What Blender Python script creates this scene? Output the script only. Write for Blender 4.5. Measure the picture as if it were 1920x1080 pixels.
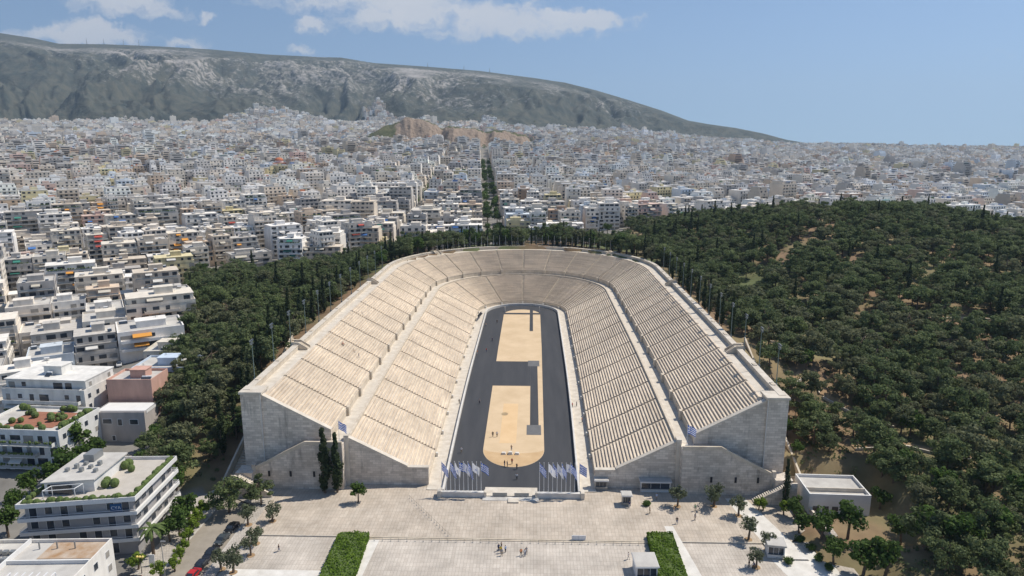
import bpy, math, random
import numpy as np
from mathutils import Vector, Matrix
R = math.radians
for o in list(bpy.data.objects): bpy.data.objects.remove(o)
sc = bpy.context.scene
# ---------------------------------------------------------------- camera, sky, sun, exposure
CAM = np.array((4.88, -154.8, 86.0)); YAW = R(1.69); PIT = R(12.0); FP = 1280.0
cd = bpy.data.cameras.new('camera'); cam = bpy.data.objects.new('camera', cd); sc.collection.objects.link(cam)
cam.location = CAM; cam.rotation_euler = (R(90) - PIT, 0, YAW)
cd.sensor_width = 36; cd.lens = 24; cd.clip_start = 1; cd.clip_end = 120000
sc.camera = cam
sc.view_settings.view_transform = 'Standard'; sc.view_settings.look = 'None'
sc.view_settings.gamma = 1; sc.view_settings.use_curve_mapping = False
sc.view_settings.exposure = 0.0
SUN_EL = R(56); SUN_AZ = math.atan2(0.90, 0.42)          # azimuth from +Y towards +X
FWD = np.array((-math.sin(YAW)*math.cos(PIT), math.cos(YAW)*math.cos(PIT), -math.sin(PIT)))
RGT = np.array((math.cos(YAW), math.sin(YAW), 0.0)); UPV = np.cross(RGT, FWD)
def ray(px, py):
    d = FWD*FP + RGT*(px-960) - UPV*(py-540)
    return d/np.linalg.norm(d)
def gp(px, py, z=0.0):                                    # where a sight line meets height z
    d = ray(px, py); t = (z-CAM[2])/d[2]
    return float(CAM[0]+d[0]*t), float(CAM[1]+d[1]*t)
def proj(x, y, z):
    v = np.array((x, y, z)) - CAM; c = v @ FWD
    if c < 1: return None
    return 960+FP*(v @ RGT)/c, 540-FP*(v @ UPV)/c
_ONES = ['', 'first', 'second', 'third', 'fourth', 'fifth', 'sixth', 'seventh', 'eighth', 'ninth', 'tenth', 'eleventh', 'twelfth', 'thirteenth', 'fourteenth', 'fifteenth', 'sixteenth', 'seventeenth', 'eighteenth', 'nineteenth']
_TENS = ['', '', 'twent', 'thirt', 'fort', 'fift', 'sixt', 'sevent', 'eight', 'ninet']
def ordinal(n):
    if n < 20: return _ONES[n]
    return _TENS[n//10]+'ieth' if n % 10 == 0 else _TENS[n//10]+'y-'+_ONES[n % 10]
def rank_labels(items, noun, per=30):
    """items: (object, (px, py), head, tail); words that place each thing in its row, rows counted up from the bottom of the picture"""
    byt = {}
    for it in items: byt.setdefault(it[3], []).append(it)
    for tail, its in byt.items():
        its.sort(key=lambda t: -t[1][1]); rows = [its[i:i+per] for i in range(0, len(its), per)]
        for r, row in enumerate(rows):
            row.sort(key=lambda t: t[1][0])
            for k, (o, p, head, _) in enumerate(row):
                rw = '' if len(rows) == 1 else ' in the lowest band' if r == 0 else ' in the %s-lowest band' % ordinal(r+1)
                o['label'] = '%s %s, %s from left%s' % (head, tail, ordinal(k+1), rw) if len(row) > 1 else '%s %s' % (head, tail)
w = bpy.data.worlds.new('World'); sc.world = w; w.use_nodes = True
nt = w.node_tree; N = nt.nodes; L = nt.links; N.clear()
def nd(t, **k):
    n = N.new(t)
    for a, b in k.items(): setattr(n, a, b)
    return n
def mth(op, a, b=None, c=None, clamp=False):
    n = nd('ShaderNodeMath', operation=op, use_clamp=clamp)
    for i, v in enumerate((a, b, c)):
        if v is None: continue
        if isinstance(v, (int, float)): n.inputs[i].default_value = v
        else: L.new(v, n.inputs[i])
    return n.outputs[0]
sky = nd('ShaderNodeTexSky', sky_type='NISHITA', sun_disc=False)
sky.sun_elevation = SUN_EL; sky.sun_rotation = SUN_AZ; sky.altitude = 160; sky.air_density = 1.0; sky.dust_density = 0.2; sky.ozone_density = 3.0
tc = nd('ShaderNodeTexCoord'); sep = nd('ShaderNodeSeparateXYZ'); L.new(tc.outputs['Generated'], sep.inputs[0])
vz = nd('ShaderNodeVectorMath', operation='MULTIPLY_ADD'); L.new(tc.outputs['Generated'], vz.inputs[0]); vz.inputs[1].default_value = (1, 1, .85); vz.inputs[2].default_value = (0, 0, .13)
L.new(vz.outputs[0], sky.inputs[0])
az = mth('ARCTAN2', sep.outputs[0], sep.outputs[1]); el = mth('ARCSINE', sep.outputs[2])
nw = nd('ShaderNodeTexNoise'); nw.inputs['Scale'].default_value = 26; nw.inputs['Detail'].default_value = 7; nw.inputs['Roughness'].default_value = .6; L.new(tc.outputs['Generated'], nw.inputs['Vector']); sw = nd('ShaderNodeSeparateColor'); L.new(nw.outputs['Color'], sw.inputs[0])
az = mth('ADD', az, mth('MULTIPLY', mth('SUBTRACT', sw.outputs[0], .5), .085)); el = mth('ADD', el, mth('MULTIPLY', mth('SUBTRACT', sw.outputs[1], .5), .05))
cmb = nd('ShaderNodeCombineXYZ'); L.new(az, cmb.inputs[0]); L.new(mth('MULTIPLY', el, 2.2), cmb.inputs[1])
n1 = nd('ShaderNodeTexNoise'); n1.inputs['Scale'].default_value = 15; n1.inputs['Detail'].default_value = 9; n1.inputs['Roughness'].default_value = 0.58
L.new(cmb.outputs[0], n1.inputs['Vector'])
n2 = nd('ShaderNodeTexNoise'); n2.inputs['Scale'].default_value = 7; n2.inputs['Detail'].default_value = 6
L.new(cmb.outputs[0], n2.inputs['Vector'])
CL = [(760, 18, 190, 42, 1.0), (960, 36, 150, 30, 1.15), (1110, 42, 62, 24, 1.2), (880, 60, 110, 22, .8), (600, 2, 90, 26, .8), (240, 6, 85, 22, 1.0),
      (50, 62, 60, 16, .95), (215, 66, 75, 20, 1.0), (130, 70, 60, 14, .7), (400, 28, 20, 9, .9), (586, 46, 22, 15, .95), (574, 95, 26, 10, .75), (330, 82, 45, 9, .8), (290, -60, 120, 40, 1), (1000, -90, 260, 60, 1)]
tot = None
for (px, py, wx, wy, k) in CL:
    d = ray(px, py); a0 = math.atan2(d[0], d[1]); e0 = math.asin(d[2])
    ax = mth('MULTIPLY', mth('SUBTRACT', az, a0), FP/wx); ey = mth('MULTIPLY', mth('SUBTRACT', el, e0), FP/wy)
    q = mth('ADD', mth('MULTIPLY', ax, ax), mth('MULTIPLY', ey, ey))
    g = mth('MULTIPLY', mth('POWER', 2.718, mth('MULTIPLY', q, -0.8)), k)
    tot = g if tot is None else mth('MAXIMUM', tot, g)
dens = mth('ADD', tot, mth('MULTIPLY', mth('SUBTRACT', n1.outputs['Fac'], 0.5), 2.1))
mr = nd('ShaderNodeMapRange', interpolation_type='SMOOTHSTEP'); L.new(dens, mr.inputs[0])
mr.inputs[1].default_value = 0.34; mr.inputs[2].default_value = 0.92; mr.inputs[4].default_value = 0.9
ccol = nd('ShaderNodeMix', data_type='RGBA'); L.new(n2.outputs['Fac'], ccol.inputs['Factor'])
ccol.inputs['A'].default_value = (.50, .55, .66, 1); ccol.inputs['B'].default_value = (.80, .78, .78, 1)
tint = nd('ShaderNodeMix', data_type='RGBA', blend_type='MULTIPLY'); tint.inputs['Factor'].default_value = 1; L.new(sky.outputs[0], tint.inputs['A']); tint.inputs['B'].default_value = (1.0, 1.0, 1.0, 1)
bg1 = nd('ShaderNodeBackground'); L.new(tint.outputs['Result'], bg1.inputs[0]); bg1.inputs[1].default_value = 0.117
bg2 = nd('ShaderNodeBackground'); L.new(ccol.outputs['Result'], bg2.inputs[0]); bg2.inputs[1].default_value = 1.0
mx = nd('ShaderNodeMixShader'); L.new(mr.outputs[0], mx.inputs[0]); L.new(bg1.outputs[0], mx.inputs[1]); L.new(bg2.outputs[0], mx.inputs[2])
wo = nd('ShaderNodeOutputWorld'); L.new(mx.outputs[0], wo.inputs[0])

sl = bpy.data.lights.new('sun', 'SUN'); sl.energy = 5.0; sl.angle = R(0.5); sl.color = (1, .93, .82)
so = bpy.data.objects.new('sun', sl); sc.collection.objects.link(so)
sdir = Vector((math.sin(SUN_AZ)*math.cos(SUN_EL), math.cos(SUN_AZ)*math.cos(SUN_EL), math.sin(SUN_EL)))
so.rotation_euler = sdir.to_track_quat('Z', 'Y').to_euler(); so.location = (300, 100, 400)

# ---------------------------------------------------------------- helpers
COL = sc.collection
def link(o, parent=None):
    COL.objects.link(o)
    if parent is not None: o.parent = parent
    return o
def tag(o, label=None, cat=None, group=None, kind=None):
    if label: o['label'] = label
    if cat: o['category'] = cat
    if group: o['group'] = group
    if kind: o['kind'] = kind
    return o
def empty(name, loc=(0, 0, 0), rz=0.0, label=None, cat=None, group=None):
    o = bpy.data.objects.new(name, None); o.location = loc; o.rotation_euler = (0, 0, rz); o.empty_display_size = .5
    COL.objects.link(o); return tag(o, label, cat, group)
def copy_tree(o, parent=None):
    c = o.copy(); COL.objects.link(c); c.parent = parent
    for ch in list(o.children): copy_tree(ch, c)
    return c
class MB:
    def __init__(s): s.v = []; s.f = []; s.m = []; s.uv = None
    def quad(s, a, b, c, d, m=0):
        n = len(s.v); s.v += [a, b, c, d]; s.f.append((n, n+1, n+2, n+3)); s.m.append(m)
    def poly(s, pts, m=0):
        n = len(s.v); s.v += list(pts); s.f.append(tuple(range(n, n+len(pts)))); s.m.append(m)
    def box(s, x0, x1, y0, y1, z0, z1, m=0, bottom=True):
        n = len(s.v)
        s.v += [(x0,y0,z0),(x1,y0,z0),(x1,y1,z0),(x0,y1,z0),(x0,y0,z1),(x1,y0,z1),(x1,y1,z1),(x0,y1,z1)]
        fs = [(4,5,6,7),(0,1,5,4),(1,2,6,5),(2,3,7,6),(3,0,4,7)]
        if bottom: fs.append((3,2,1,0))
        for q in fs: s.f.append(tuple(n+i for i in q)); s.m.append(m)
        return s
    def prism(s, poly, z0, z1, m=0, axis='z'):                 # poly: list of 2d points, counter-clockwise
        n = len(s.v); k = len(poly)
        if axis == 'z': s.v += [(x, y, z0) for x, y in poly] + [(x, y, z1) for x, y in poly]
        else: s.v += [(x, z0, y) for x, y in poly] + [(x, z1, y) for x, y in poly]     # poly in x-z, extruded in y
        s.f.append(tuple(n+k+i for i in range(k))); s.m.append(m)
        s.f.append(tuple(n+k-1-i for i in range(k))); s.m.append(m)
        for i in range(k):
            j = (i+1) % k; s.f.append((n+i, n+j, n+k+j, n+k+i)); s.m.append(m)
        return s
    def tube(s, p0, p1, r0, r1=None, n=8, m=0, cap=True):
        r1 = r0 if r1 is None else r1
        a = Vector(p0); b = Vector(p1); d = (b-a).normalized()
        u = d.orthogonal().normalized(); w_ = d.cross(u); k = len(s.v)
        for (c, r) in ((a, r0), (b, r1)):
            for i in range(n):
                t = 2*math.pi*i/n; q = c + u*(r*math.cos(t)) + w_*(r*math.sin(t)); s.v.append(tuple(q))
        for i in range(n):
            j = (i+1) % n; s.f.append((k+i, k+j, k+n+j, k+n+i)); s.m.append(m)
        if cap:
            s.f.append(tuple(k+n+i for i in range(n))); s.m.append(m)
            s.f.append(tuple(k+n-1-i for i in range(n))); s.m.append(m)
        return s
    def blob(s, c, r, m=0, n=8, k=5):                          # rough ellipsoid
        rx, ry, rz = (r, r, r) if isinstance(r, (int, float)) else r
        b = len(s.v)
        for i in range(k+1):
            t = math.pi*i/k
            for j in range(n):
                p = 2*math.pi*j/n
                s.v.append((c[0]+rx*math.sin(t)*math.cos(p), c[1]+ry*math.sin(t)*math.sin(p), c[2]-rz*math.cos(t)))
        for i in range(k):
            for j in range(n):
                j2 = (j+1) % n; s.f.append((b+i*n+j, b+i*n+j2, b+(i+1)*n+j2, b+(i+1)*n+j)); s.m.append(m)
        return s
    def mesh(s, name, mats):
        me = bpy.data.meshes.new(name); me.from_pydata(s.v, [], s.f)
        for m in mats: me.materials.append(m)
        if len(mats) > 1: me.polygons.foreach_set('material_index', s.m)
        if s.uv is not None:
            uvl = me.uv_layers.new(name='UVMap')
            vi = np.empty(len(me.loops), np.int32); me.loops.foreach_get('vertex_index', vi)
            uvl.data.foreach_set('uv', np.array(s.uv, np.float32)[vi].ravel())
        me.update(); return me
    def build(s, name, mats, parent=None, loc=None, rz=0.0, color=None):
        if not isinstance(mats, (list, tuple)): mats = [mats]
        o = bpy.data.objects.new(name, s.mesh(name, mats))
        if loc is not None: o.location = loc
        o.rotation_euler = (0, 0, rz)
        if color is not None: o.color = (*color, 1)
        return link(o, parent)
def np_mesh(name, V, Fq, mats, midx=None, col=None, smooth=False):
    me = bpy.data.meshes.new(name); V = np.asarray(V, np.float32); Fq = np.asarray(Fq, np.int32); k = Fq.shape[1]
    me.vertices.add(len(V)); me.vertices.foreach_set('co', V.ravel())
    me.loops.add(Fq.size); me.loops.foreach_set('vertex_index', Fq.ravel())
    me.polygons.add(len(Fq)); me.polygons.foreach_set('loop_start', np.arange(0, Fq.size, k, dtype=np.int32))
    try: me.polygons.foreach_set('loop_total', np.full(len(Fq), k, np.int32))
    except Exception: pass
    for m in mats: me.materials.append(m)
    if midx is not None: me.polygons.foreach_set('material_index', np.asarray(midx, np.int32))
    if col is not None:
        a = me.color_attributes.new('Col', 'FLOAT_COLOR', 'POINT'); c4 = np.ones((len(V), 4), np.float32); c4[:, :3] = col
        a.data.foreach_set('color', c4.ravel())
    me.polygons.foreach_set('use_smooth', np.full(len(Fq), smooth, bool))
    me.update(calc_edges=True); me.validate(); return me

# ---------------------------------------------------------------- materials
MATS = {}
def mat(name, col, rough=.85, var=.18, scale=.4, bump=0.0, bscale=3.0, src='const', spec=.3, metal=0.0, stretch=(1, 1, 1), coord='Object', col2=None, emis=None):
    m = bpy.data.materials.new(name); m.use_nodes = True; t = m.node_tree; n = t.nodes; l = t.links
    b = n['Principled BSDF']; b.inputs['Roughness'].default_value = rough; b.inputs['Metallic'].default_value = metal
    b.inputs['Specular IOR Level'].default_value = spec
    tc = n.new('ShaderNodeTexCoord'); mp = n.new('ShaderNodeMapping'); l.new(tc.outputs[coord], mp.inputs[0]); mp.inputs['Scale'].default_value = stretch
    nz = n.new('ShaderNodeTexNoise'); nz.inputs['Scale'].default_value = scale; nz.inputs['Detail'].default_value = 8; nz.inputs['Roughness'].default_value = .6
    l.new(mp.outputs[0], nz.inputs['Vector'])
    mr = n.new('ShaderNodeMapRange'); l.new(nz.outputs['Fac'], mr.inputs[0]); mr.inputs[1].default_value = .3; mr.inputs[2].default_value = .7
    if src == 'object':
        oi = n.new('ShaderNodeObjectInfo'); base = oi.outputs['Color']
    elif src == 'attr':
        at = n.new('ShaderNodeAttribute'); at.attribute_name = 'Col'; base = at.outputs['Color']
    else: base = None
    mix = n.new('ShaderNodeMix'); mix.data_type = 'RGBA'; l.new(mr.outputs[0], mix.inputs['Factor'])
    if col2 is not None and base is None:
        mix.inputs['A'].default_value = (*col, 1); mix.inputs['B'].default_value = (*col2, 1); out = mix.outputs['Result']
    else:
        mix.inputs['A'].default_value = (1-var,)*3 + (1,); mix.inputs['B'].default_value = (1+var,)*3 + (1,)
        mu = n.new('ShaderNodeMix'); mu.data_type = 'RGBA'; mu.blend_type = 'MULTIPLY'; mu.inputs['Factor'].default_value = 1
        l.new(mix.outputs['Result'], mu.inputs['B'])
        if base is not None: l.new(base, mu.inputs['A'])
        else: mu.inputs['A'].default_value = (*col, 1)
        out = mu.outputs['Result']
    l.new(out, b.inputs['Base Color'])
    if bump:
        nb = n.new('ShaderNodeTexNoise'); nb.inputs['Scale'].default_value = bscale; nb.inputs['Detail'].default_value = 5; l.new(mp.outputs[0], nb.inputs['Vector'])
        bp_ = n.new('ShaderNodeBump'); bp_.inputs['Strength'].default_value = bump; bp_.inputs['Distance'].default_value = .1
        l.new(nb.outputs['Fac'], bp_.inputs['Height']); l.new(bp_.outputs[0], b.inputs['Normal'])
    MATS[name] = m; return m
def brickmat(name, c1, c2, mortar, bw, bh, msize, vec='xy', offset=.5, stain=0.0, staincol=(.1, .09, .08), bumpd=.02, patch=None, patchcol=(.4, .2, .1)):
    m = bpy.data.materials.new(name); m.use_nodes = True; t = m.node_tree; n = t.nodes; l = t.links
    b = n['Principled BSDF']; b.inputs['Roughness'].default_value = .85; b.inputs['Specular IOR Level'].default_value = .25
    tc = n.new('ShaderNodeTexCoord'); sp = n.new('ShaderNodeSeparateXYZ'); l.new(tc.outputs['Object'], sp.inputs[0]); cb = n.new('ShaderNodeCombineXYZ')
    if vec == 'xy': l.new(sp.outputs[0], cb.inputs[0]); l.new(sp.outputs[1], cb.inputs[1])
    else:
        ad = n.new('ShaderNodeMath'); l.new(sp.outputs[0], ad.inputs[0]); l.new(sp.outputs[1], ad.inputs[1]); l.new(ad.outputs[0], cb.inputs[0]); l.new(sp.outputs[2], cb.inputs[1])
    br = n.new('ShaderNodeTexBrick'); br.offset = offset; br.inputs['Scale'].default_value = 1; br.inputs['Brick Width'].default_value = bw; br.inputs['Row Height'].default_value = bh
    br.inputs['Mortar Size'].default_value = msize; br.inputs['Color1'].default_value = (*c1, 1); br.inputs['Color2'].default_value = (*c2, 1); br.inputs['Mortar'].default_value = (*mortar, 1)
    l.new(cb.outputs[0], br.inputs['Vector'])
    nz = n.new('ShaderNodeTexNoise'); nz.inputs['Scale'].default_value = .12; nz.inputs['Detail'].default_value = 10; nz.inputs['Roughness'].default_value = .65; l.new(tc.outputs['Object'], nz.inputs['Vector'])
    mr = n.new('ShaderNodeMapRange'); l.new(nz.outputs['Fac'], mr.inputs[0]); mr.inputs[1].default_value = .3; mr.inputs[2].default_value = .72; mr.inputs[3].default_value = .72; mr.inputs[4].default_value = 1.2
    mu = n.new('ShaderNodeMix'); mu.data_type = 'RGBA'; mu.blend_type = 'MULTIPLY'; mu.inputs['Factor'].default_value = 1; l.new(br.outputs['Color'], mu.inputs['A']); l.new(mr.outputs[0], mu.inputs['B'])
    out = mu.outputs['Result']
    def over(out, scale, stretch, lo, hi, colr, amt):
        mp = n.new('ShaderNodeMapping'); mp.inputs['Scale'].default_value = stretch; l.new(tc.outputs['Object'], mp.inputs[0])
        z = n.new('ShaderNodeTexNoise'); z.inputs['Scale'].default_value = scale; z.inputs['Detail'].default_value = 9; z.inputs['Roughness'].default_value = .7; l.new(mp.outputs[0], z.inputs['Vector'])
        r = n.new('ShaderNodeMapRange'); l.new(z.outputs['Fac'], r.inputs[0]); r.inputs[1].default_value = lo; r.inputs[2].default_value = hi; r.inputs[4].default_value = amt
        k = n.new('ShaderNodeMix'); k.data_type = 'RGBA'; l.new(r.outputs[0], k.inputs['Factor']); l.new(out, k.inputs['A']); k.inputs['B'].default_value = (*colr, 1)
        return k.outputs['Result']
    if stain: out = over(out, .5, (1, 1, .18), .55, .75, staincol, stain)
    if patch: out = over(out, .35, (1, 1, 1), .68, .74, patchcol, patch)
    l.new(out, b.inputs['Base Color'])
    bp_ = n.new('ShaderNodeBump'); bp_.inputs['Distance'].default_value = bumpd; bp_.inputs['Strength'].default_value = .8; bp_.invert = True
    l.new(br.outputs['Fac'], bp_.inputs['Height']); l.new(bp_.outputs[0], b.inputs['Normal'])
    MATS[name] = m; return m
M_seat = mat('seat_marble', (.53, .44, .34), .7, scale=1.0, coord='UV', stretch=(.08, 1.3, 1), col2=(.74, .645, .52), bump=.15, bscale=2)
def seat_blocks(m):                                       # single marble blocks differ in tone; large weathered patches
    t = m.node_tree; n = t.nodes; l = t.links; b = n['Principled BSDF']; src = b.inputs['Base Color'].links[0].from_socket; tc = n.new('ShaderNodeTexCoord')
    br = n.new('ShaderNodeTexBrick'); br.inputs['Scale'].default_value = 1; br.inputs['Brick Width'].default_value = 1.9; br.inputs['Row Height'].default_value = 1.31; br.inputs['Mortar Size'].default_value = .02
    br.inputs['Color1'].default_value = (.91, .90, .90, 1); br.inputs['Color2'].default_value = (1.07, 1.06, 1.04, 1); br.inputs['Mortar'].default_value = (.8, .78, .75, 1); l.new(tc.outputs['UV'], br.inputs['Vector'])
    nz = n.new('ShaderNodeTexNoise'); nz.inputs['Scale'].default_value = .07; nz.inputs['Detail'].default_value = 7; l.new(tc.outputs['Object'], nz.inputs['Vector']); mr = n.new('ShaderNodeMapRange'); l.new(nz.outputs['Fac'], mr.inputs[0]); mr.inputs[1].default_value = .35; mr.inputs[2].default_value = .68; mr.inputs[3].default_value = .88; mr.inputs[4].default_value = 1.08
    for s in (br.outputs['Color'], mr.outputs[0]):
        k = n.new('ShaderNodeMix'); k.data_type = 'RGBA'; k.blend_type = 'MULTIPLY'; k.inputs['Factor'].default_value = 1; l.new(src, k.inputs['A']); l.new(s, k.inputs['B']); src = k.outputs['Result']
    l.new(src, b.inputs['Base Color'])
seat_blocks(M_seat)
M_pale = mat('pale_marble', (.50, .44, .36), .6, scale=.5, col2=(.68, .62, .53), bump=.1)
M_white = mat('white_marble', (.56, .53, .48), .55, scale=.4, col2=(.74, .71, .66))
M_podium = mat('podium_marble', (.47, .40, .31), .7, scale=.4, col2=(.66, .58, .47), bump=.15)
M_wall = brickmat('ashlar_wall', (.56, .49, .41), (.76, .675, .575), (.42, .36, .295), 1.5, .62, .022, vec='xz', stain=.8, staincol=(.12, .11, .10), patch=.55, patchcol=(.42, .24, .13))
M_plaza = brickmat('plaza_paving', (.475, .405, .33), (.54, .47, .39), (.36, .305, .245), .8, 1.5, .03, offset=0, stain=.35, staincol=(.37, .33, .29))
M_plaza2 = brickmat('plaza_paving_pale', (.49, .435, .375), (.555, .50, .435), (.375, .33, .28), .7, 1.5, .028, offset=0, stain=.35, staincol=(.40, .36, .33))
M_track = mat('track_asphalt', (.040, .042, .048), .75, scale=.25, col2=(.062, .063, .068), stretch=(1.2, .12, 1), bump=.1, bscale=20)
M_gpad = mat('grey_rubber', (.12, .12, .125), .8, scale=.6, col2=(.16, .16, .16))
M_sand = mat('infield_sand', (.55, .41, .255), .9, scale=.12, col2=(.66, .505, .33), bump=.1, bscale=8)
M_sand2 = mat('infield_sand_darker', (.48, .32, .17), .9, scale=.25, col2=(.60, .43, .25))
M_asph = mat('street_asphalt', (.25, .22, .18), .9, scale=.3, col2=(.34, .30, .25), bump=.1, bscale=10)
M_kerb = mat('kerb_stone', (.42, .39, .35), .8, scale=.6, col2=(.55, .52, .47))
M_pave = brickmat('pavement_slabs', (.44, .40, .35), (.50, .46, .41), (.28, .25, .22), .6, .6, .03)
M_ground = mat('ground_cover', (1, 1, 1), .95, var=.25, scale=.12, src='attr', bump=.3, bscale=1.0)
M_soil = mat('dry_soil', (.27, .17, .095), .95, scale=.3, col2=(.40, .28, .16), bump=.3)
M_metal = mat('grey_steel', (.30, .31, .31), .5, var=.1, metal=.5)
M_gpole = mat('green_grey_paint', (.17, .22, .20), .5, var=.1)
M_wpole = mat('white_paint', (.72, .72, .72), .5, var=.06)
M_dark = mat('dark_metal', (.03, .03, .035), .6, var=.1)
M_glass = mat('window_glass', (.035, .045, .06), .12, var=.4, scale=.25, spec=.6)
M_facade = mat('painted_render', (1, 1, 1), .9, var=.17, scale=.45, src='object', bump=.1, bscale=2, stretch=(1, 1, .3))
M_roof = mat('flat_roof', (.40, .38, .355), .95, scale=.25, col2=(.58, .56, .52))
M_awn = mat('awning_cloth', (1, 1, 1), .85, var=.08, src='object')
M_city = mat('city_render', (1, 1, 1), .9, var=.08, scale=.2, src='attr')
M_tile = mat('roof_tile', (.42, .13, .06), .85, scale=.6, col2=(.55, .20, .10))
def cloth(name, c):
    m = mat(name, c, .7, var=.05); n = m.node_tree.nodes; l = m.node_tree.links; tr = n.new('ShaderNodeBsdfTranslucent'); tr.inputs[0].default_value = (*c, 1); ms = n.new('ShaderNodeMixShader'); ms.inputs[0].default_value = .45
    l.new(n['Principled BSDF'].outputs[0], ms.inputs[1]); l.new(tr.outputs[0], ms.inputs[2]); l.new(ms.outputs[0], n['Material Output'].inputs[0]); return m
M_blue = cloth('flag_blue', (.02, .11, .50)); M_wcloth = cloth('flag_white', (.80, .80, .82))
# ---------------------------------------------------------------- stadium plan and terrain shape
YC = 185.8; RC = 18.2
def halfw(y): return 16.7 + 1.5*np.sin(np.pi/2*np.clip(np.asarray(y, float)/110, 0, 1))
def offs(x, y):                                        # metres outward from the edge of the running track
    x = np.asarray(x, float); y = np.asarray(y, float)
    return np.where(y <= YC, np.abs(x)-halfw(y), np.hypot(x, y-YC)-RC)
def sst(a, b, x):
    t = np.clip((np.asarray(x, float)-a)/(b-a), 0, 1); return t*t*(3-2*t)
_rs = np.random.RandomState(5)
_W = [(_rs.uniform(-1, 1, 2)*k, _rs.uniform(0, 6.28), a) for k, a in [(.012, 1), (.02, .8), (.035, .5), (.06, .35), (.09, .25)] for _ in range(3)]
def wav(x, y):
    s = 0
    for (k, p, a) in _W: s = s + a*np.sin(k[0]*x + k[1]*y + p)
    return s/3
def base_h(x, y):                                      # the city's ground, rising to the foot of the mountain
    dx = x-CAM[0]; dy = y-CAM[1]; D = np.hypot(dx, dy); a = np.degrees(np.arctan2(dx, dy)) + 1.69
    s = np.interp(a, [-40, -12, -4, 6, 10, 15, 22, 37], [.057, .058, .060, .050, .044, .032, .019, .0105])
    far = np.interp(a, [-40, 15, 37], [2900, 3100, 4200])
    return 5 + s*np.clip(D-420, 0, far-420) + 2.0*wav(x, y)*sst(350, 800, D)
def hills(x, y):
    hr = 37*np.exp(-((x-205)**2/(2*112**2) + (y-262)**2/(2*np.where(y < 262, 165, 95)**2)))
    hl = 17*np.exp(-((x+112)**2/(2*48**2) + (y-150)**2/(2*75**2)))
    return hr, hl
def H(x, y):
    x = np.asarray(x, float); y = np.asarray(y, float)
    o = offs(x, y); d = np.clip(o-50, 0, None); hr, hl = hills(x, y)
    yy = np.clip(y, 0, YC)
    berm = (22.6 - d*np.where(x > 0, .16, .22))*sst(2, 62, y)*(1-sst(60, 130, d))
    h = base_h(x, y)*sst(330, 480, np.hypot(x-CAM[0], y-CAM[1])) + np.maximum(np.maximum(hr, hl), berm)
    left = sst(-95, -125, x)*(1-sst(200, 330, y)); h = np.maximum(h, 4.5*left*sst(0, 80, y))
    h = h + .5*wav(x*6, y*6)*sst(52, 70, o)*sst(8, 30, y)
    flat = (1-sst(72, 84, np.abs(x)))*(1-sst(7, 13, y)); h = h*(1-flat) - .35*flat
    strt = (1-sst(-58, -50, x))*sst(-112, -100, x)*(1-sst(-6, 6, y)); h = h*(1-strt) - .35*strt
    pad = sst(66, 69, x)*(1-sst(88, 94, x))*sst(-26, -21, y)*(1-sst(4, 10, y)); h = h*(1-pad) + .6*pad
    h = np.where((o < 46) & (y > 6.0), -1.6, h)
    return h
def Hf(x, y): return float(H(np.array([x]), np.array([y]))[0])
def gpH(px, py):                                       # where a sight line meets the terrain
    z = 15.0
    for _ in range(25): x, y = gp(px, py, z); z = .5*z + .5*Hf(x, y)
    return x, y
PATHS = [[gp(1370, 545, 22), gp(1450, 495, 28), gp(1530, 450, 34), gp(1580, 434, 38), gp(1640, 430, 39)],
         [gpH(*p) for p in ((1440, 640), (1500, 648), (1545, 628), (1620, 602), (1760, 596), (1900, 600))], [gpH(*p) for p in ((1478, 722), (1505, 700), (1535, 712), (1545, 742), (1600, 772), (1680, 800))], [gpH(*p) for p in ((1600, 840), (1700, 835), (1800, 860), (1910, 850))]]
def soilpath(x, y):                                    # bare tracks over the right hill
    d = np.full(np.shape(x), 1e9)
    for k, pts in enumerate(PATHS):
        for (a, b) in zip(pts[:-1], pts[1:]):
            ax, ay = a; bx, by = b; t = np.clip(((x-ax)*(bx-ax)+(y-ay)*(by-ay))/((bx-ax)**2+(by-ay)**2), 0, 1)
            d = np.minimum(d, np.hypot(x-ax-t*(bx-ax), y-ay-t*(by-ay)) + (0 if k == 0 else 2.2))
    return d
def wood(x, y):                                        # > 0 inside the pine woods
    o = offs(x, y); px_left = -97 - .46*np.clip(y-20, 0, 200)
    left = (x < 0) & (x > px_left) & (y > 3) & (y < 262 - .15*np.abs(x)) & (o > 60)
    hr, _ = hills(x, y)
    right = (x > 0) & (o > 56.5) & ((hr > 7.5) | ((x > 74) & (y < 60))) & (y > -75) & (y < 430) & (x > 78 + np.clip(-y, 0, 60)*.15)
    right = right | ((x > 92) & (y > -95) & (y <= -40))
    return left | right
# ground sheet, a fan of cells out to the horizon
na = 420; nr = 330
A = np.radians(np.linspace(-72, 72, na)); rr = 40*np.power(13000/40, np.linspace(0, 1, nr))
AA, RR = np.meshgrid(A, rr, indexing='ij'); GX = CAM[0]+RR*np.sin(AA); GY = CAM[1]+RR*np.cos(AA)
GZ = H(GX, GY)
GZ = np.where(RR > 4300, GZ*(1-sst(4300, 6500, RR)) - 82*sst(4300, 6500, RR)*sst(12, 24, np.degrees(AA)), GZ)
wd = wood(GX, GY); nz = wav(GX*9, GY*9)
c_city = np.array((.20, .19, .175)); c_soil = np.array((.235, .155, .095)); c_dry = np.array((.19, .165, .085)); c_far = np.array((.085, .10, .06))
GC = np.broadcast_to(c_city, GX.shape+(3,)).copy()
nearh = (RR < 520) & (offs(GX, GY) > 40) & (GY > -95)
mixk = (.5+.5*np.tanh(nz*2))[..., None]
GC = np.where((wd | (nearh & (GX > 60)) | (nearh & (GX < -66) & (GX > -100) & (GY > 0)))[..., None], c_soil*(1-mixk)+c_dry*mixk, GC)
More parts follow.
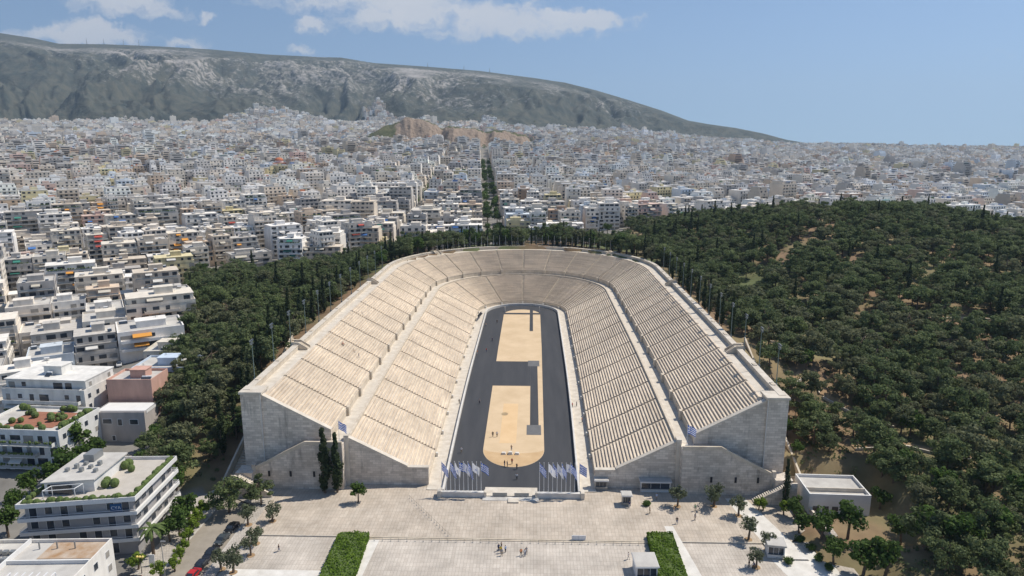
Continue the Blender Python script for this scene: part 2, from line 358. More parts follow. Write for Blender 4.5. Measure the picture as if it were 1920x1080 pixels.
belt = (offs(GX, GY) < 110) & (GY > 150) & (offs(GX, GY) > 40); GC = np.where(belt[..., None], c_soil*.8*(1-mixk)+np.array((.10, .12, .05))*mixk, GC)
GC = np.where((RR > 4300)[..., None], c_far, GC)
idx = np.arange(na*nr).reshape(na, nr)
Fq = np.stack([idx[:-1, :-1], idx[1:, :-1], idx[1:, 1:], idx[:-1, 1:]], -1).reshape(-1, 4)[:, ::-1]
g = bpy.data.objects.new('ground', np_mesh('ground', np.stack([GX, GY, GZ], -1).reshape(-1, 3), Fq, [M_ground], col=GC.reshape(-1, 3), smooth=True)); link(g); tag(g, kind='structure')
# trodden paths and low stone edges on the right hill
for pts in PATHS[1:]:
    P = [Vector((x, y, 0)) for x, y in pts]; dense = [P[i].lerp(P[i+1], t/6) for i in range(len(P)-1) for t in range(6)] + [P[-1]]; mb = MB(); eb = MB()
    for p, q in zip(dense[:-1], dense[1:]):
        n_ = Vector((-(q-p).y, (q-p).x, 0)).normalized()*1.2; f = lambda v, dz: (v.x, v.y, Hf(v.x, v.y)+dz)
        mb.quad(f(p-n_, .25), f(q-n_, .25), f(q+n_, .25), f(p+n_, .25)); a1, a2 = p-n_*1.25, q-n_*1.25; eb.quad(f(a1, .7), f(a2, .7), f(q-n_, .7), f(p-n_, .7)); eb.quad(f(a1, -.4), f(a2, -.4), f(a2, .7), f(a1, .7)); eb.quad(f(q-n_, -.4), f(p-n_, -.4), f(p-n_, .7), f(q-n_, .7))
    tag(mb.build('hill_path', M_soil), kind='structure'); tag(eb.build('path_edge', M_pale), kind='structure')
# sea, reaching the horizon on the right
M_sea = mat('sea_water', (.05, .12, .20), .25, var=.1, scale=.001)
sb = MB(); sb.poly([(2000, 4500, -80), (14000, 4500, -80), (14000, 14000, -80), (-2000, 14000, -80)]); s_ = sb.build('sea', M_sea); tag(s_, kind='structure')

# ---------------------------------------------------------------- the mountain
def rocky(name, green, green2, rock, scale, thr=.5):
    m = bpy.data.materials.new(name); m.use_nodes = True; t = m.node_tree; n = t.nodes; l = t.links; b = n['Principled BSDF']; b.inputs['Roughness'].default_value = .95; b.inputs['Specular IOR Level'].default_value = .1
    tc = n.new('ShaderNodeTexCoord'); at = n.new('ShaderNodeAttribute'); at.attribute_name = 'Col'; sp = n.new('ShaderNodeSeparateColor'); l.new(at.outputs['Color'], sp.inputs[0])
    def noise(s, d, st=(1, 1, 1)):
        mp = n.new('ShaderNodeMapping'); mp.inputs['Scale'].default_value = st; l.new(tc.outputs['Object'], mp.inputs[0])
        z = n.new('ShaderNodeTexNoise'); z.inputs['Scale'].default_value = s; z.inputs['Detail'].default_value = d; z.inputs['Roughness'].default_value = .68; l.new(mp.outputs[0], z.inputs['Vector']); return z.outputs['Fac']
    def mixc(f, a, b_):
        k = n.new('ShaderNodeMix'); k.data_type = 'RGBA'; l.new(f, k.inputs['Factor'])
        for s_, v in (('A', a), ('B', b_)):
            if isinstance(v, tuple): k.inputs[s_].default_value = (*v, 1)
            else: l.new(v, k.inputs[s_])
        return k.outputs['Result']
    def rng(f, lo, hi):
        r = n.new('ShaderNodeMapRange'); l.new(f, r.inputs[0]); r.inputs[1].default_value = lo; r.inputs[2].default_value = hi; return r.outputs[0]
    gcol = mixc(rng(noise(scale*1.0, 8), .4, .62), green, green2)
    ad = n.new('ShaderNodeMath'); l.new(noise(scale*2.2, 12), ad.inputs[0]); l.new(sp.outputs[0], ad.inputs[1])
    out = mixc(rng(ad.outputs[0], thr+.42, thr+.60), gcol, rock)
    l.new(out, b.inputs['Base Color'])
    bp_ = n.new('ShaderNodeBump'); bp_.inputs['Distance'].default_value = 14; bp_.inputs['Strength'].default_value = .8; l.new(noise(scale*5, 10), bp_.inputs['Height']); l.new(bp_.outputs[0], b.inputs['Normal'])
    return m
M_mount = rocky('limestone_and_scrub', (.055, .068, .062), (.125, .122, .095), (.42, .39, .365), .018, .28)
SIL = [(-700, 40), (-300, 50), (0, 62), (60, 71), (110, 82), (200, 83), (300, 87), (400, 93), (500, 102), (600, 107), (640, 108), (700, 118), (800, 125), (900, 133), (960, 141), (1000, 146), (1060, 155), (1120, 170), (1180, 188), (1240, 207), (1290, 226), (1330, 233), (1380, 240), (1430, 250), (1475, 262), (1560, 276)]
def vnoise(x, y, seed=0):                               # smooth value noise in -1..1
    xi = np.floor(x).astype(np.int64); yi = np.floor(y).astype(np.int64); fx = x-xi; fy = y-yi
    fx = fx*fx*fx*(fx*(fx*6-15)+10); fy = fy*fy*fy*(fy*(fy*6-15)+10)
    def hsh(a, b):
        h = (a*374761393 + b*668265263 + seed*974634541) & 0xffffffff
        h = ((h ^ (h >> 13))*1274126177) & 0xffffffff
        return ((h ^ (h >> 16)) & 0xffff)/32767.5 - 1
    a = hsh(xi, yi); b = hsh(xi+1, yi); c = hsh(xi, yi+1); d = hsh(xi+1, yi+1)
    return (a*(1-fx)+b*fx)*(1-fy) + (c*(1-fx)+d*fx)*fy
def fbm(x, y, seed=0, octv=6, gain=.5, ridged=False):
    s = 0; a = 1; t = 0
    for k in range(octv):
        n = vnoise(x, y, seed+k*17); n = (1-2*np.abs(n)) if ridged else n
        s = s + a*n; t += a; a *= gain; x, y = x*2.03+.31*y, y*2.03-.31*x
    return s/t
nu = 640; nv = 170
pu = np.linspace(-700, 1560, nu); sil = np.interp(pu, [a for a, b in SIL], [b for a, b in SIL])
DU = np.stack([ray(p, q) for p, q in zip(pu, sil)]); hz = np.hypot(DU[:, 0], DU[:, 1]); UX = (DU[:, 0]/hz)[:, None]; UY = (DU[:, 1]/hz)[:, None]
Rr = np.interp(pu, [-700, 0, 900, 1560], [6400, 6200, 5200, 4300])[:, None]; Fo = np.interp(pu, [-700, 0, 900, 1300, 1560], [2700, 2750, 2850, 3300, 3900])[:, None]
zr = CAM[2] + Rr*(DU[:, 2]/hz)[:, None]; zf = base_h(CAM[0]+UX*Fo, CAM[1]+UY*Fo) - 8
vv = np.linspace(0, 1.25, nv)[None, :]; D = Fo + (Rr-Fo)*vv
X = CAM[0]+UX*D; Y = CAM[1]+UY*D; lat = (np.arctan2(X-CAM[0], Y-CAM[1])*5000)
wx = lat + 260*fbm(lat/900, D/900, 3, 4); wy = D + 200*fbm(lat/900+9, D/900, 4, 4)
rid = fbm(wx/620, wy/1700, 7, 6, .5, True); fine = fbm(wx/170, wy/300, 21, 5, .55, True)
prof = .27*sst(0, .55, vv) + .73*sst(.22, 1.03, vv); prof = np.where(vv > 1, 1-(vv-1)*1.2, np.minimum(prof/.9985, 1))
env = np.clip(np.sin(np.clip(vv, 0, 1)*math.pi), 0, 1)**.7*np.clip((zr-zf)/300, 0, 1)
Z = zf + (zr-zf)*prof + env*(135*rid + 55*fine)
Z = np.where(vv < 1, np.minimum(Z, CAM[2] + (zr-CAM[2])*D/Rr*np.clip(.72+.3*vv, 0, 1.0)), Z)
Z = np.maximum(Z, zf-10)
bias = np.interp(pu, [-100, 150, 480, 900, 1100, 1300], [-.10, -.02, .06, .04, -.06, -.16])[:, None]
rk = .17*sst(.25, .55, vv)*(1-.9*sst(.72, .95, vv)) + .22*fbm(wx/300, wy/420, 31, 6) + .12*rid*env + .10*fine*env - .10*(1-sst(0, .3, vv)) + bias
Cm = np.zeros((nu, nv, 3)); Cm[..., 0] = np.clip(rk, 0, 1)
def grid_obj(name, X, Y, Z, C, m, flip=True):
    a, b = X.shape; idx = np.arange(a*b).reshape(a, b)
    Fq = np.stack([idx[:-1, :-1], idx[1:, :-1], idx[1:, 1:], idx[:-1, 1:]], -1).reshape(-1, 4)
    o = bpy.data.objects.new(name, np_mesh(name, np.stack([X, Y, Z], -1).reshape(-1, 3), Fq[:, ::-1] if flip else Fq, [m], col=C.reshape(-1, 3), smooth=True)); link(o); tag(o, kind='structure'); return o
grid_obj('mountain', X, Y, Z, Cm, M_mount)
MZ = Z.copy(); MAZ = np.arctan2(UX[:, 0], UY[:, 0]); MFo = Fo[:, 0]; MRr = Rr[:, 0]
def mount_z(x, y):
    az_ = np.arctan2(x-CAM[0], y-CAM[1]); D_ = np.hypot(x-CAM[0], y-CAM[1]); i = np.interp(az_, MAZ, np.arange(nu)); ii = np.clip(i.round().astype(int), 0, nu-1)
    v = (D_-MFo[ii])/(MRr[ii]-MFo[ii]); j = v/1.25*(nv-1); j0 = np.clip(np.floor(j).astype(int), 0, nv-2); f = np.clip(j-j0, 0, 1); zz = MZ[ii, j0]*(1-f)+MZ[ii, j0+1]*f
    return np.where((v > 0) & (i > 1) & (i < nu-2), zz, -1e3)
# faint island far out at sea on the right, and the old quarry hill inside the city
d = ray(1765, 268); t = np.linspace(0, 2*math.pi, 60)[:, None]; q = np.linspace(0, 1, 12)[None, :]
grid_obj('island_hill', CAM[0]+d[0]*12500+1700*q*np.cos(t), CAM[1]+d[1]*12500+800*q*np.sin(t), -82+110*(1-sst(0, 1, q))+0*t, np.zeros((60, 12, 3)), M_mount, False)
M_quarry = rocky('quarry_rock', (.10, .115, .05), (.18, .17, .09), (.37, .285, .22), .03, .35)
pu = np.linspace(675, 1005, 200)[:, None]; tt = np.linspace(0, 1, 110)[None, :]
top = np.interp(pu, [675, 700, 730, 770, 800, 822, 836, 850, 890, 912, 930, 960, 985, 1005], [266, 256, 241, 226, 228, 234, 243, 240, 243, 250, 246, 251, 258, 266])
DQ = 1600 + 420*tt; cl = .30 + .10*fbm(pu/34, pu*0, 3, 5) + .10*np.exp(-((pu-834)/9)**2) + .10*np.exp(-((pu-912)/9)**2)
isq = sst(738, 768, pu)
az_ = np.arctan((pu-960)/FP*1.0/math.cos(PIT)*1.0) - YAW
X = CAM[0]+DQ*np.sin(az_); Y = CAM[1]+DQ*np.cos(az_); zb = base_h(X, Y) - 3
zt = CAM[2] + 1780*(268-top)/FP + 6*fbm(pu/25, tt*8, 8, 4)
up = isq*(sst(cl-.26, cl+.06, tt+.035*fbm(pu/16, tt*7, 12, 5))*.9 + .1*sst(0, cl, tt)) + (1-isq)*sst(0, .5, tt)
Z = zb + np.maximum(zt-zb, 0)*up*(1-.9*sst(.6, 1, tt))*sst(675, 700, pu)*(1-sst(985, 1005, pu)) + 5*fbm(pu/9, tt*26, 15, 5)*isq
C = np.zeros((200, 110, 3)); C[..., 0] = np.clip(isq*np.where(tt < cl+.03, .8, .05)*sst(.02, .09, tt) + 0*pu, 0, 1)
grid_obj('quarry_hill', X, Y, Z, C, M_quarry)
# ---------------------------------------------------------------- the stadium
stad = empty('marble_stadium', (0, 0, 0), 0, 'huge horseshoe-shaped white marble stadium with two tiers of stepped seating', 'stadium')
Y0 = 6.6
def path(s0, s1, step_side=7.4, step_arc=R(3)):
    """points (x,y,nx,ny) along the horseshoe; s: -1..0 is the right side from Y0 to YC, 0..1 is the arc from right to left, 1..2 the left side back"""
    out = []
    def P(s):
        if s <= 0:
            y = Y0 + (s+1)*(YC-Y0); return (float(halfw(y)), y, 1.0, 0.0)
        if s < 1:
            t = s*math.pi; return (RC*math.cos(t), YC+RC*math.sin(t), math.cos(t), math.sin(t))
        y = YC - (s-1)*(YC-Y0); return (-float(halfw(y)), y, -1.0, 0.0)
    brk = [s0] + [b for b in (0.0, 1.0) if s0 < b < s1] + [s1]
    for a, b in zip(brk[:-1], brk[1:]):
        ln = (b-a)*((math.pi/step_arc) if (a >= 0 and b <= 1) else (YC-Y0)/step_side); k = max(1, int(math.ceil(ln-1e-6)))
        for i in range(k): out.append(P(a+(b-a)*i/k))
    out.append(P(s1)); return out
def sweep(name, prof, s0, s1, m, parent=stad, ends=True, close=None, mi=None):
    """prof: list of (offset, z) drawn from the track outward; swept along the path"""
    mb = MB(); pts = path(s0, s1); k = len(prof); uv = []
    cum = [0.0]
    for a, b in zip(prof[:-1], prof[1:]): cum.append(cum[-1]+math.hypot(b[0]-a[0], b[1]-a[1]))
    run = (s0 if s0 <= 0 else s0)*57.0; last = None
    seq = []
    for j in range(k-1): seq += [(j, 0), (j+1, 1)]          # split vertices so every face is flat
    for (x, y, nx, ny) in pts:
        if last: run += math.hypot(x-last[0], y-last[1])
        last = (x, y)
        for (j, _) in seq:
            o, z = prof[j]; mb.v.append((x+nx*o, y+ny*o, z)); uv.append((run, cum[j]))
    q = len(seq)
    for i in range(len(pts)-1):
        for j in range(0, q, 2):
            a = i*q+j; b = (i+1)*q+j; mb.f.append((a, b, b+1, a+1)); mb.m.append(0 if mi is None else mi[j//2])
    if ends:
        for (i, rev) in ((0, 0), (len(pts)-1, 1)):
            x, y, nx, ny = pts[i]; zb = close if close is not None else min(z for _, z in prof)
            loop = [(x+nx*o, y+ny*o, z) for o, z in prof] + [(x+nx*prof[-1][0], y+ny*prof[-1][0], zb), (x+nx*prof[0][0], y+ny*prof[0][0], zb)]
            n = len(mb.v); mb.v += loop; uv += [(j*.3, j*.3) for j in range(len(loop))]
            mb.f.append(tuple(range(n, n+len(loop))) if rev == 0 else tuple(range(n+len(loop)-1, n-1, -1))); mb.m.append(0)
    mb.uv = uv
    ms = m if isinstance(m, (list, tuple)) else [m]
    return mb.build(name, ms, parent)
LO_O, LO_Z, LO_N, LO_D, LO_R = 4.7, 1.75, 24, .825, .43
UP_O, UP_Z, UP_N, UP_D, UP_R = 29.0, 14.1, 22, .775, .425
LO_T = LO_Z + LO_N*LO_R; UP_T = UP_Z + UP_N*UP_R                   # 12.07, 23.45
def rows(o, z, n, d, r):
    p = [(o, z)]
    for i in range(n):                                              # riser, seat, foot well
        p += [(o+i*d, z+(i+1)*r), (o+i*d+.42, z+(i+1)*r), (o+i*d+.43, z+(i+1)*r-.07), (o+(i+1)*d, z+(i+1)*r-.07)]
    return p
def stairs_prof(o, z, n, d, r):
    p = [(o, z-.30)]
    for i in range(2*n): p += [(o+i*d/2, z-.30+(i+1)*r/2), (o+(i+1)*d/2, z-.30+(i+1)*r/2)]
    return p
AIS = [22 + 14.85*k for k in range(11)]
def s_right(y): return (y-Y0)/(YC-Y0) - 1
lo_cut = [s_right(y) for y in AIS] + [t/180 for t in (0, 30, 60, 90, 120, 150, 180)] + [2 - (s_right(y)+1) for y in AIS[::-1]]
up_cut = [s_right(y) for y in AIS] + [t/180 for t in range(0, 181, 15)] + [2 - (s_right(y)+1) for y in AIS[::-1]]
def gapS(s, wd, o):                                                 # half an aisle's width as a path length at mid radius
    return (wd/2)/((RC+o)*math.pi) if 0 <= s <= 1 else (wd/2)/(YC-Y0)
for (cuts, o, z, n, d, r) in ((lo_cut, LO_O, LO_Z, LO_N, LO_D, LO_R), (up_cut, UP_O, UP_Z, UP_N, UP_D, UP_R)):
    prof = rows(o, z, n, d, r); sp = stairs_prof(o, z, n, d, r); mid = o+n*d*.5
    edges = [-1.0] + cuts + [2.0]
    for i in range(len(edges)-1):
        a, b = edges[i], edges[i+1]
        a2 = a + (gapS(a, 1.1, mid) if i else 0); b2 = b - (gapS(b, 1.1, mid) if i < len(edges)-2 else 0)
        sweep('seating_block', prof, a2, b2, M_seat, close=z-.6)
    for c in cuts:
        g_ = gapS(c, 1.1, mid); sweep('aisle_stairs', sp, c-g_, c+g_, M_podium, close=z-.9)
# track-side parapet, corridor, podium, gangway between the tiers, top walk, rim
s_lo, s_hi = s_right(1.2), 2-(s_right(1.2)+1)
sweep('track_parapet', [(0.0, -.2), (0.0, 1.15), (.06, 1.25), (.50, 1.25), (.55, 1.15), (.55, -.2)], s_lo, s_hi, M_white)
sweep('track_corridor', [(.55, .10), (4.72, .16)], s_right(3), 2-(s_right(3)+1), M_pale, ends=False)
sweep('lower_podium', [(4.68, -.2), (4.68, LO_Z-.12), (4.58, LO_Z-.1), (4.58, LO_Z), (4.72, LO_Z)], -1, 2, M_podium)
sweep('gangway_parapet', [(24.5, LO_T-.5), (24.5, LO_T+.75), (25.1, LO_T+.75), (25.1, LO_T-.5)], -1, 2, M_podium)
sweep('gangway_floor', [(25.1, LO_T-.05), (29.02, LO_T)], -1, 2, M_pale, ends=False)
sweep('upper_podium', [(28.95, LO_T-.3), (28.95, UP_Z-.12), (28.85, UP_Z-.1), (28.85, UP_Z+.02), (29.02, UP_Z+.02)], -1, 2, M_podium)
sweep('top_walk', [(46.0, UP_T-.08), (49.4, UP_T-.02)], -1, 2, M_pale, ends=False)
sweep('rim_wall', [(49.4, UP_T-.5), (49.4, UP_T+1.35), (49.3, UP_T+1.4), (49.3, UP_T+1.6), (51.1, UP_T+1.6), (51.1, UP_T+1.4), (51.0, UP_T+1.35), (51.0, -3)], -1, 2, [M_podium, M_pale, M_wall], mi=[0, 0, 1, 1, 1, 0, 2], close=-3)
for k in range(34):                                                 # low piers along the rim and gangway stair-posts
    s = -1 + 3*(k+.5)/34; (x, y, nx, ny) = path(s, s+.001)[0]
    MB().box(-.5, .5, -1.0, 1.0, UP_T+1.5, UP_T+1.8).build('rim_block', M_podium, stad, (x+nx*50.2, y+ny*50.2, 0), math.atan2(ny, nx))
for c in up_cut:
    (x, y, nx, ny) = path(c, c+.001)[0]
    MB().box(-.35, .35, -.75, .75, LO_T, UP_Z+.55).build('gangway_post', M_podium, stad, (x+nx*28.6, y+ny*28.6, 0), math.atan2(ny, nx))
    if c in lo_cut: MB().box(-.3, .3, -.45, .45, 0.1, 1.2).build('corridor_post', M_white, stad, (x+nx*4.2, y+ny*4.2, 0), math.atan2(ny, nx))
# front retaining walls
for sg in (1, -1):
    def wallp(name, poly, y0, y1, m=M_wall):
        pl = [(sg*x, z) for x, z in poly]
        if sg < 0: pl = pl[::-1]
        mb = MB(); mb.prism(pl[::-1], y0, y1, 0, axis='y'); return mb.build(name, m, stad)
    hx = 16.75
    wallp('lower_front_wall', [(hx+4.5, -1), (hx+24.6, -1), (hx+24.6, LO_T+.5), (hx+9.8, 5.0), (hx+9.8, 4.7), (hx+4.5, 4.7)], 5.5, 6.62)
    wallp('wall_coping', [(hx+9.8, 5.0), (hx+24.6, LO_T+.5), (hx+24.6, LO_T+.85), (hx+9.8, 5.35)], 5.35, 6.75, M_pale)
    wallp('front_block_coping', [(hx+4.4, 4.7), (hx+9.79, 4.7), (hx+9.79, 5.0), (hx+4.4, 5.0)], 5.35, 6.75, M_pale)
    wallp('gangway_pier', [(hx+24.6, -1), (hx+25.8, -1), (hx+25.8, LO_T+1.5), (hx+24.6, LO_T+1.5)], 5.0, 7.2, M_pale)
    wallp('gangway_front_wall', [(hx+25.8, -1), (hx+29.0, -1), (hx+29.0, LO_T-.05), (hx+25.8, LO_T-.05)], 5.4, 6.62)
    wallp('upper_front_wall', [(hx+29.0, -1), (hx+46.2, -1), (hx+46.2, UP_T+.35), (hx+29.0, UP_Z+.55)], 5.5, 6.62)
    wallp('upper_coping', [(hx+29.0, UP_Z+.55), (hx+46.2, UP_T+.35), (hx+46.2, UP_T+.75), (hx+29.0, UP_Z+.95)], 5.35, 6.75, M_pale)
    wallp('corner_pier', [(hx+46.2, -1), (hx+51.4, -1), (hx+51.4, UP_T+.9), (hx+46.2, UP_T+.9)], 5.1, 9.5)
    wallp('pier_cap', [(hx+45.9, UP_T+.9), (hx+51.7, UP_T+.9), (hx+51.7, UP_T+1.5), (hx+45.9, UP_T+1.5)], 4.8, 9.8, M_pale)
    wallp('pier_seam', [(hx+46.25, 2), (hx+46.45, 2), (hx+46.45, UP_T+.8), (hx+46.25, UP_T+.8)], 5.0, 5.09, M_white)
    # outer stairs: from the gangway along the front wall down to a landing, then back to the plaza
    a0, a1, zl = hx+25.6, hx+48.3, 5.0
    wallp('stair_block', [(a0, -1), (a1, -1), (a1, zl), (hx+35.0, LO_T), (a0, LO_T)], 2.6, 5.35)
    wallp('stair_parapet', [(a0, LO_T), (hx+35.0, LO_T), (a1, zl), (a1, zl+.9), (hx+35.0, LO_T+.9), (a0, LO_T+.9)], 2.45, 2.95, M_podium)
    mb = MB(); n = 34; L0 = hx+35.0
    for i in range(n):
        x0 = L0+(a1-L0)*i/n; x1 = L0+(a1-L0)*(i+1)/n; zt = LO_T-(LO_T-zl)*(i+.5)/n
        mb.box(min(sg*x0, sg*x1), max(sg*x0, sg*x1), 2.95, 5.34, zt-.5, zt)
    mb.build('stair_flight', M_pale, stad)
    MB().box(min(sg*a1, sg*(a1+4.2)), max(sg*a1, sg*(a1+4.2)), 1.0, 5.34, -1, zl).build('stair_landing', M_wall, stad)
    MB().box(min(sg*(a1-.4), sg*(a1+.5)), max(sg*(a1-.4), sg*(a1+.5)), 2.3, 3.2, -1, zl+1.6).build('landing_pillar', M_pale, stad)
    mb = MB(); n = 18
    for i in range(n):
        x1 = a1+3.0-(i)*.48; x0 = x1-.48; zt = zl-(zl)*(i+1)/(n+1)
        mb.box(min(sg*x0, sg*x1), max(sg*x0, sg*x1), -1.4, .95, -1, zt)
    mb.build('plaza_steps', M_pale, stad)
    wallp('steps_side_wall', [(a1+4.2, -1), (a1+4.2, zl+.7), (a1+3.0, zl+.7), (a1-5.8, .9), (a1-5.8, -1)][::-1], -1.85, -1.42, M_wall)
    for xx in (hx+33, hx+39, hx+44.5):
        MB().box(sg*xx-.28, sg*xx+.28, 2.5, 2.56, 3.4, 4.9).build('wall_slit', M_dark, stad)
    # rows of steps climbing outside the wall
    mb = MB()
    for i in range(60):
        y = 4+i*.95; zt = .2+i*.375; xo = float(halfw(y))+51.3
        mb.box(min(sg*xo, sg*(xo+5.0)), max(sg*xo, sg*(xo+5.0)), y, y+.97, zt-2.0, zt)
    mb.build('outer_steps', M_podium, stad)
    mb = MB(); mb.prism([(y, z) for y, z in ((3, -1), (62, 21), (62, 24), (3, 2.0))], 0, .5); v = mb.v; mb.v = [(sg*(float(halfw(y))+56.4+zz), y, z) for (y, z, zz) in v]
    mb.build('outer_steps_parapet', M_podium, stad)
# little staircases that bridge the rim wall
for s, wd in ((s_right(47), 2.6), (s_right(147), 2.2), (42/180, 3.6), (138/180, 3.6), (2-(s_right(147)+1), 2.2), (2-(s_right(47)+1), 2.6)):
    (x, y, nx, ny) = path(s, s+.001)[0]; mb = MB(); z0 = UP_T
    for i in range(8): mb.box(46.8+i*.33, 46.8+(i+1)*.33+.02, -wd/2, wd/2, z0-.05, z0+.22*(i+1))
    mb.box(49.4, 51.4, -wd/2, wd/2, z0+1.61, z0+1.8)
    for e in (-wd/2-.2, wd/2):
        mb.prism([(46.6, z0), (49.5, z0), (51.6, z0+1.7), (51.6, z0+2.4), (49.4, z0+2.4), (46.6, z0+.7)][::-1], e, e+.2, 0, axis='y')
    mb.build('rim_stair', M_podium, stad, (x, y, 0), math.atan2(ny, nx))
# entrance wall, platform and shallow steps at the open end
for sg in (1, -1):
    a, b = sorted((sg*6.6, sg*17.6)); MB().box(a, b, -.35, .35, -.3, 1.25).box(a-.05, b+.05, -.45, .45, 1.25, 1.42).build('entrance_wall', M_white, stad)
    a, b = sorted((sg*6.0, sg*6.6)); MB().box(a, b, -.7, .7, -.3, 1.6).build('entrance_pillar', M_pale, stad)
    a, b = sorted((sg*17.3, sg*18.2)); MB().box(a, b, -.8, 1.3, -.3, 1.7).build('end_pillar', M_pale, stad)
MB().box(-6.6, 6.6, -.1, 4.2, -.2, .42).build('entrance_platform', M_pale, stad)
for i in range(3): MB().box(-6.9-i*.02, 6.9+i*.02, -.9-i*.42, -.45-(i)*.40, -.2, .34-i*.11).build('entrance_step', M_white, stad)
MB().box(-.6, 2.0, -2.9, -.92, -.2, .36).build('entrance_ramp', M_pale, stad)
for x in (-3.6, -1.8, 1.8, 3.6):
    MB().box(x-.9, x+.9, -.34, -.28, .5, 1.35).build('gate_panel', M_metal, stad)
# ---------------------------------------------------------------- arena floor
def arena_poly(inset=0.0, n=40):
    pts = [(float(halfw(y))-inset, y) for y in np.linspace(-.3, YC, 24)]
    pts += [((RC-inset)*math.cos(t), YC+(RC-inset)*math.sin(t)) for t in np.linspace(0, math.pi, n)[1:-1]]
    pts += [(-x, y) for x, y in pts[:24][::-1]]
    return pts
def sheet(name, poly, z, m, kind='structure', parent=None):
    mb = MB(); mb.poly([(x, y, z) for x, y in poly]); o = mb.build(name, m, parent); return tag(o, kind=kind) if parent is None else o
trk = sheet('running_track', arena_poly(-.02), .03, M_track)
inf = [(8.75+.55*min(1, (y-27)/100), y) for y in np.linspace(27, 184.5, 12)] + [(9.3*math.cos(t), 184.5+10.5*math.sin(t)) for t in np.linspace(0, math.pi, 24)[1:-1]]
inf += [(-x, y) for x, y in inf[:12][::-1]] + [(-8.75*math.cos(t), 27-11.0*math.sin(t)) for t in np.linspace(0, math.pi, 28)[1:-1]]
sheet('infield', inf, .055, M_sand)
sheet('infield_apron', [(-8.6*math.cos(t), 27-10.8*math.sin(t)) for t in np.linspace(0, math.pi, 28)] + [(8.6*math.cos(t), 27-2.6*math.sin(t)) for t in np.linspace(.06, math.pi-.06, 20)], .075, M_sand2)
def rect(x0, x1, y0, y1): return [(x0, y0), (x1, y0), (x1, y1), (x0, y1)]
sheet('cross_track', rect(-9.4, 4.6, 79.3, 107.5), .08, M_track)
sheet('jump_runway', rect(4.62, 7.3, 44.4, 107.0), .085, M_track)
sheet('rubber_pad', rect(3.6, 8.0, 37, 44.3), .1, M_gpad); sheet('rubber_pad', rect(3.6, 8.1, 101.5, 108.5), .1, M_gpad)
sheet('far_runway', rect(4.0, 5.6, 152.8, 194.5), .08, M_track); sheet('far_cross_strip', rect(-9.3, 9.3, 184.3, 187.6), .095, M_track)
sheet('pale_sand_strip', rect(-4.3, .6, 31, 62), .07, mat('raked_sand', (.64, .44, .24), .9, scale=.2, col2=(.70, .50, .29)))
sheet('sand_stain', [(-3.6+1.1*math.cos(t), 53+1.3*math.sin(t)) for t in np.linspace(0, 6.28, 18)[:-1]], .09, mat('damp_sand', (.36, .27, .16), .9))
# ---------------------------------------------------------------- plaza
sheet('upper_plaza', [(-60, -18), (62, -18), (74, -6), (66, 6.6), (-60, 6.6), (-61, -3)], .0, M_plaza)
sheet('lower_plaza', [(-59, -75), (72, -75), (72, -17), (-59, -17)], -.30, M_plaza2)
for i in range(2):
    o = MB().box(-33.5+0, 32.0, -18.35-i*.4, -17.95-i*.0, -.30, -.02-.14*i).build('plaza_step', M_podium); tag(o, kind='structure')
for (a, b) in ((-33.6, -59), (32.1, 66)):
    x0, x1 = sorted((a, b)); tag(MB().box(x0, x1, -18.2, -17.98, -.3, -.002).build('plaza_edge', M_pale), kind='structure')
sheet('white_marble_strip', [(-31.4, -19), (-28.6, -19), (-30.0, -45), (-33.5, -45)], -.28, M_white)
sheet('white_marble_strip', [(35.6, -12), (37.6, -12), (41.5, -45), (37.5, -45)], -.28+.285, M_white)
sheet('white_marble_strip', [(-57, -30.4), (-36, -30.4), (-36, -33.5), (-57, -33.5)], -.28, M_white)
sheet('white_marble_strip', [(53, 1), (58, 1), (64, -24), (57, -24)], .006, M_white)
sheet('white_marble_strip', [(56, -24), (68, -20), (69, -40), (60, -40)], -.28, M_white)
sheet('paved_axis', rect(-.7, 2.2, -45, -3), .012-.0, M_pale) if False else None
# street, pavements and kerbs on the left
sheet('street', [(-70.5, -90), (-61.5, -90), (-61.5, -14), (-63, -6), (-68.0, -2.5), (-72, -6)], -.12, M_asph)
tag(MB().box(-61.5, -61.2, -90, -14, -.3, .02).build('kerb', M_kerb), kind='structure'); tag(MB().box(-70.8, -70.5, -90, -8, -.3, .02).build('kerb', M_kerb), kind='structure')
sheet('pavement', [(-61.2, -90), (-58.9, -90), (-58.9, 0), (-61.5, 0), (-62.5, -7), (-61.2, -14)], .005, M_pave)
sheet('pavement', [(-76.5, -90), (-70.8, -90), (-70.8, -8), (-76.5, -8)], .0, M_pave)
sheet('street_end_court', [(-78, -8), (-72, -6), (-68, -2.4), (-61.6, -6), (-60, 6), (-78, 6)], -.05, M_pave)
# ---------------------------------------------------------------- buildings
WHITES = [((0.761, 0.720, 0.657), 'white'), ((0.679, 0.620, 0.531), 'cream'), ((0.597, 0.520, 0.425), 'beige'), ((0.514, 0.480, 0.435), 'grey'), ((0.741, 0.670, 0.580), 'off-white'), ((0.638, 0.510, 0.386), 'sand-coloured'), ((0.803, 0.770, 0.724), 'whitewashed'), ((0.432, 0.400, 0.367), 'dark grey'), ((0.617, 0.460, 0.386), 'pinkish'), ((0.638, 0.560, 0.348), 'pale yellow'), ((0.576, 0.620, 0.657), 'pale blue'), ((0.464, 0.340, 0.251), 'brown')]
WWT = [22, 16, 13, 10, 14, 7, 14, 5, 3, 3, 3, 2]
AWN = [((.55, .50, .42), 'beige'), ((.62, .60, .56), 'white'), ((.05, .22, .17), 'green'), ((.65, .30, .06), 'orange'), ((.06, .16, .40), 'blue'), ((.42, .08, .06), 'red'), ((.48, .44, .36), 'tan')]
M_plant = mat('planter_leaves', (.05, .085, .025), .9, scale=2.5, col2=(.13, .17, .05))
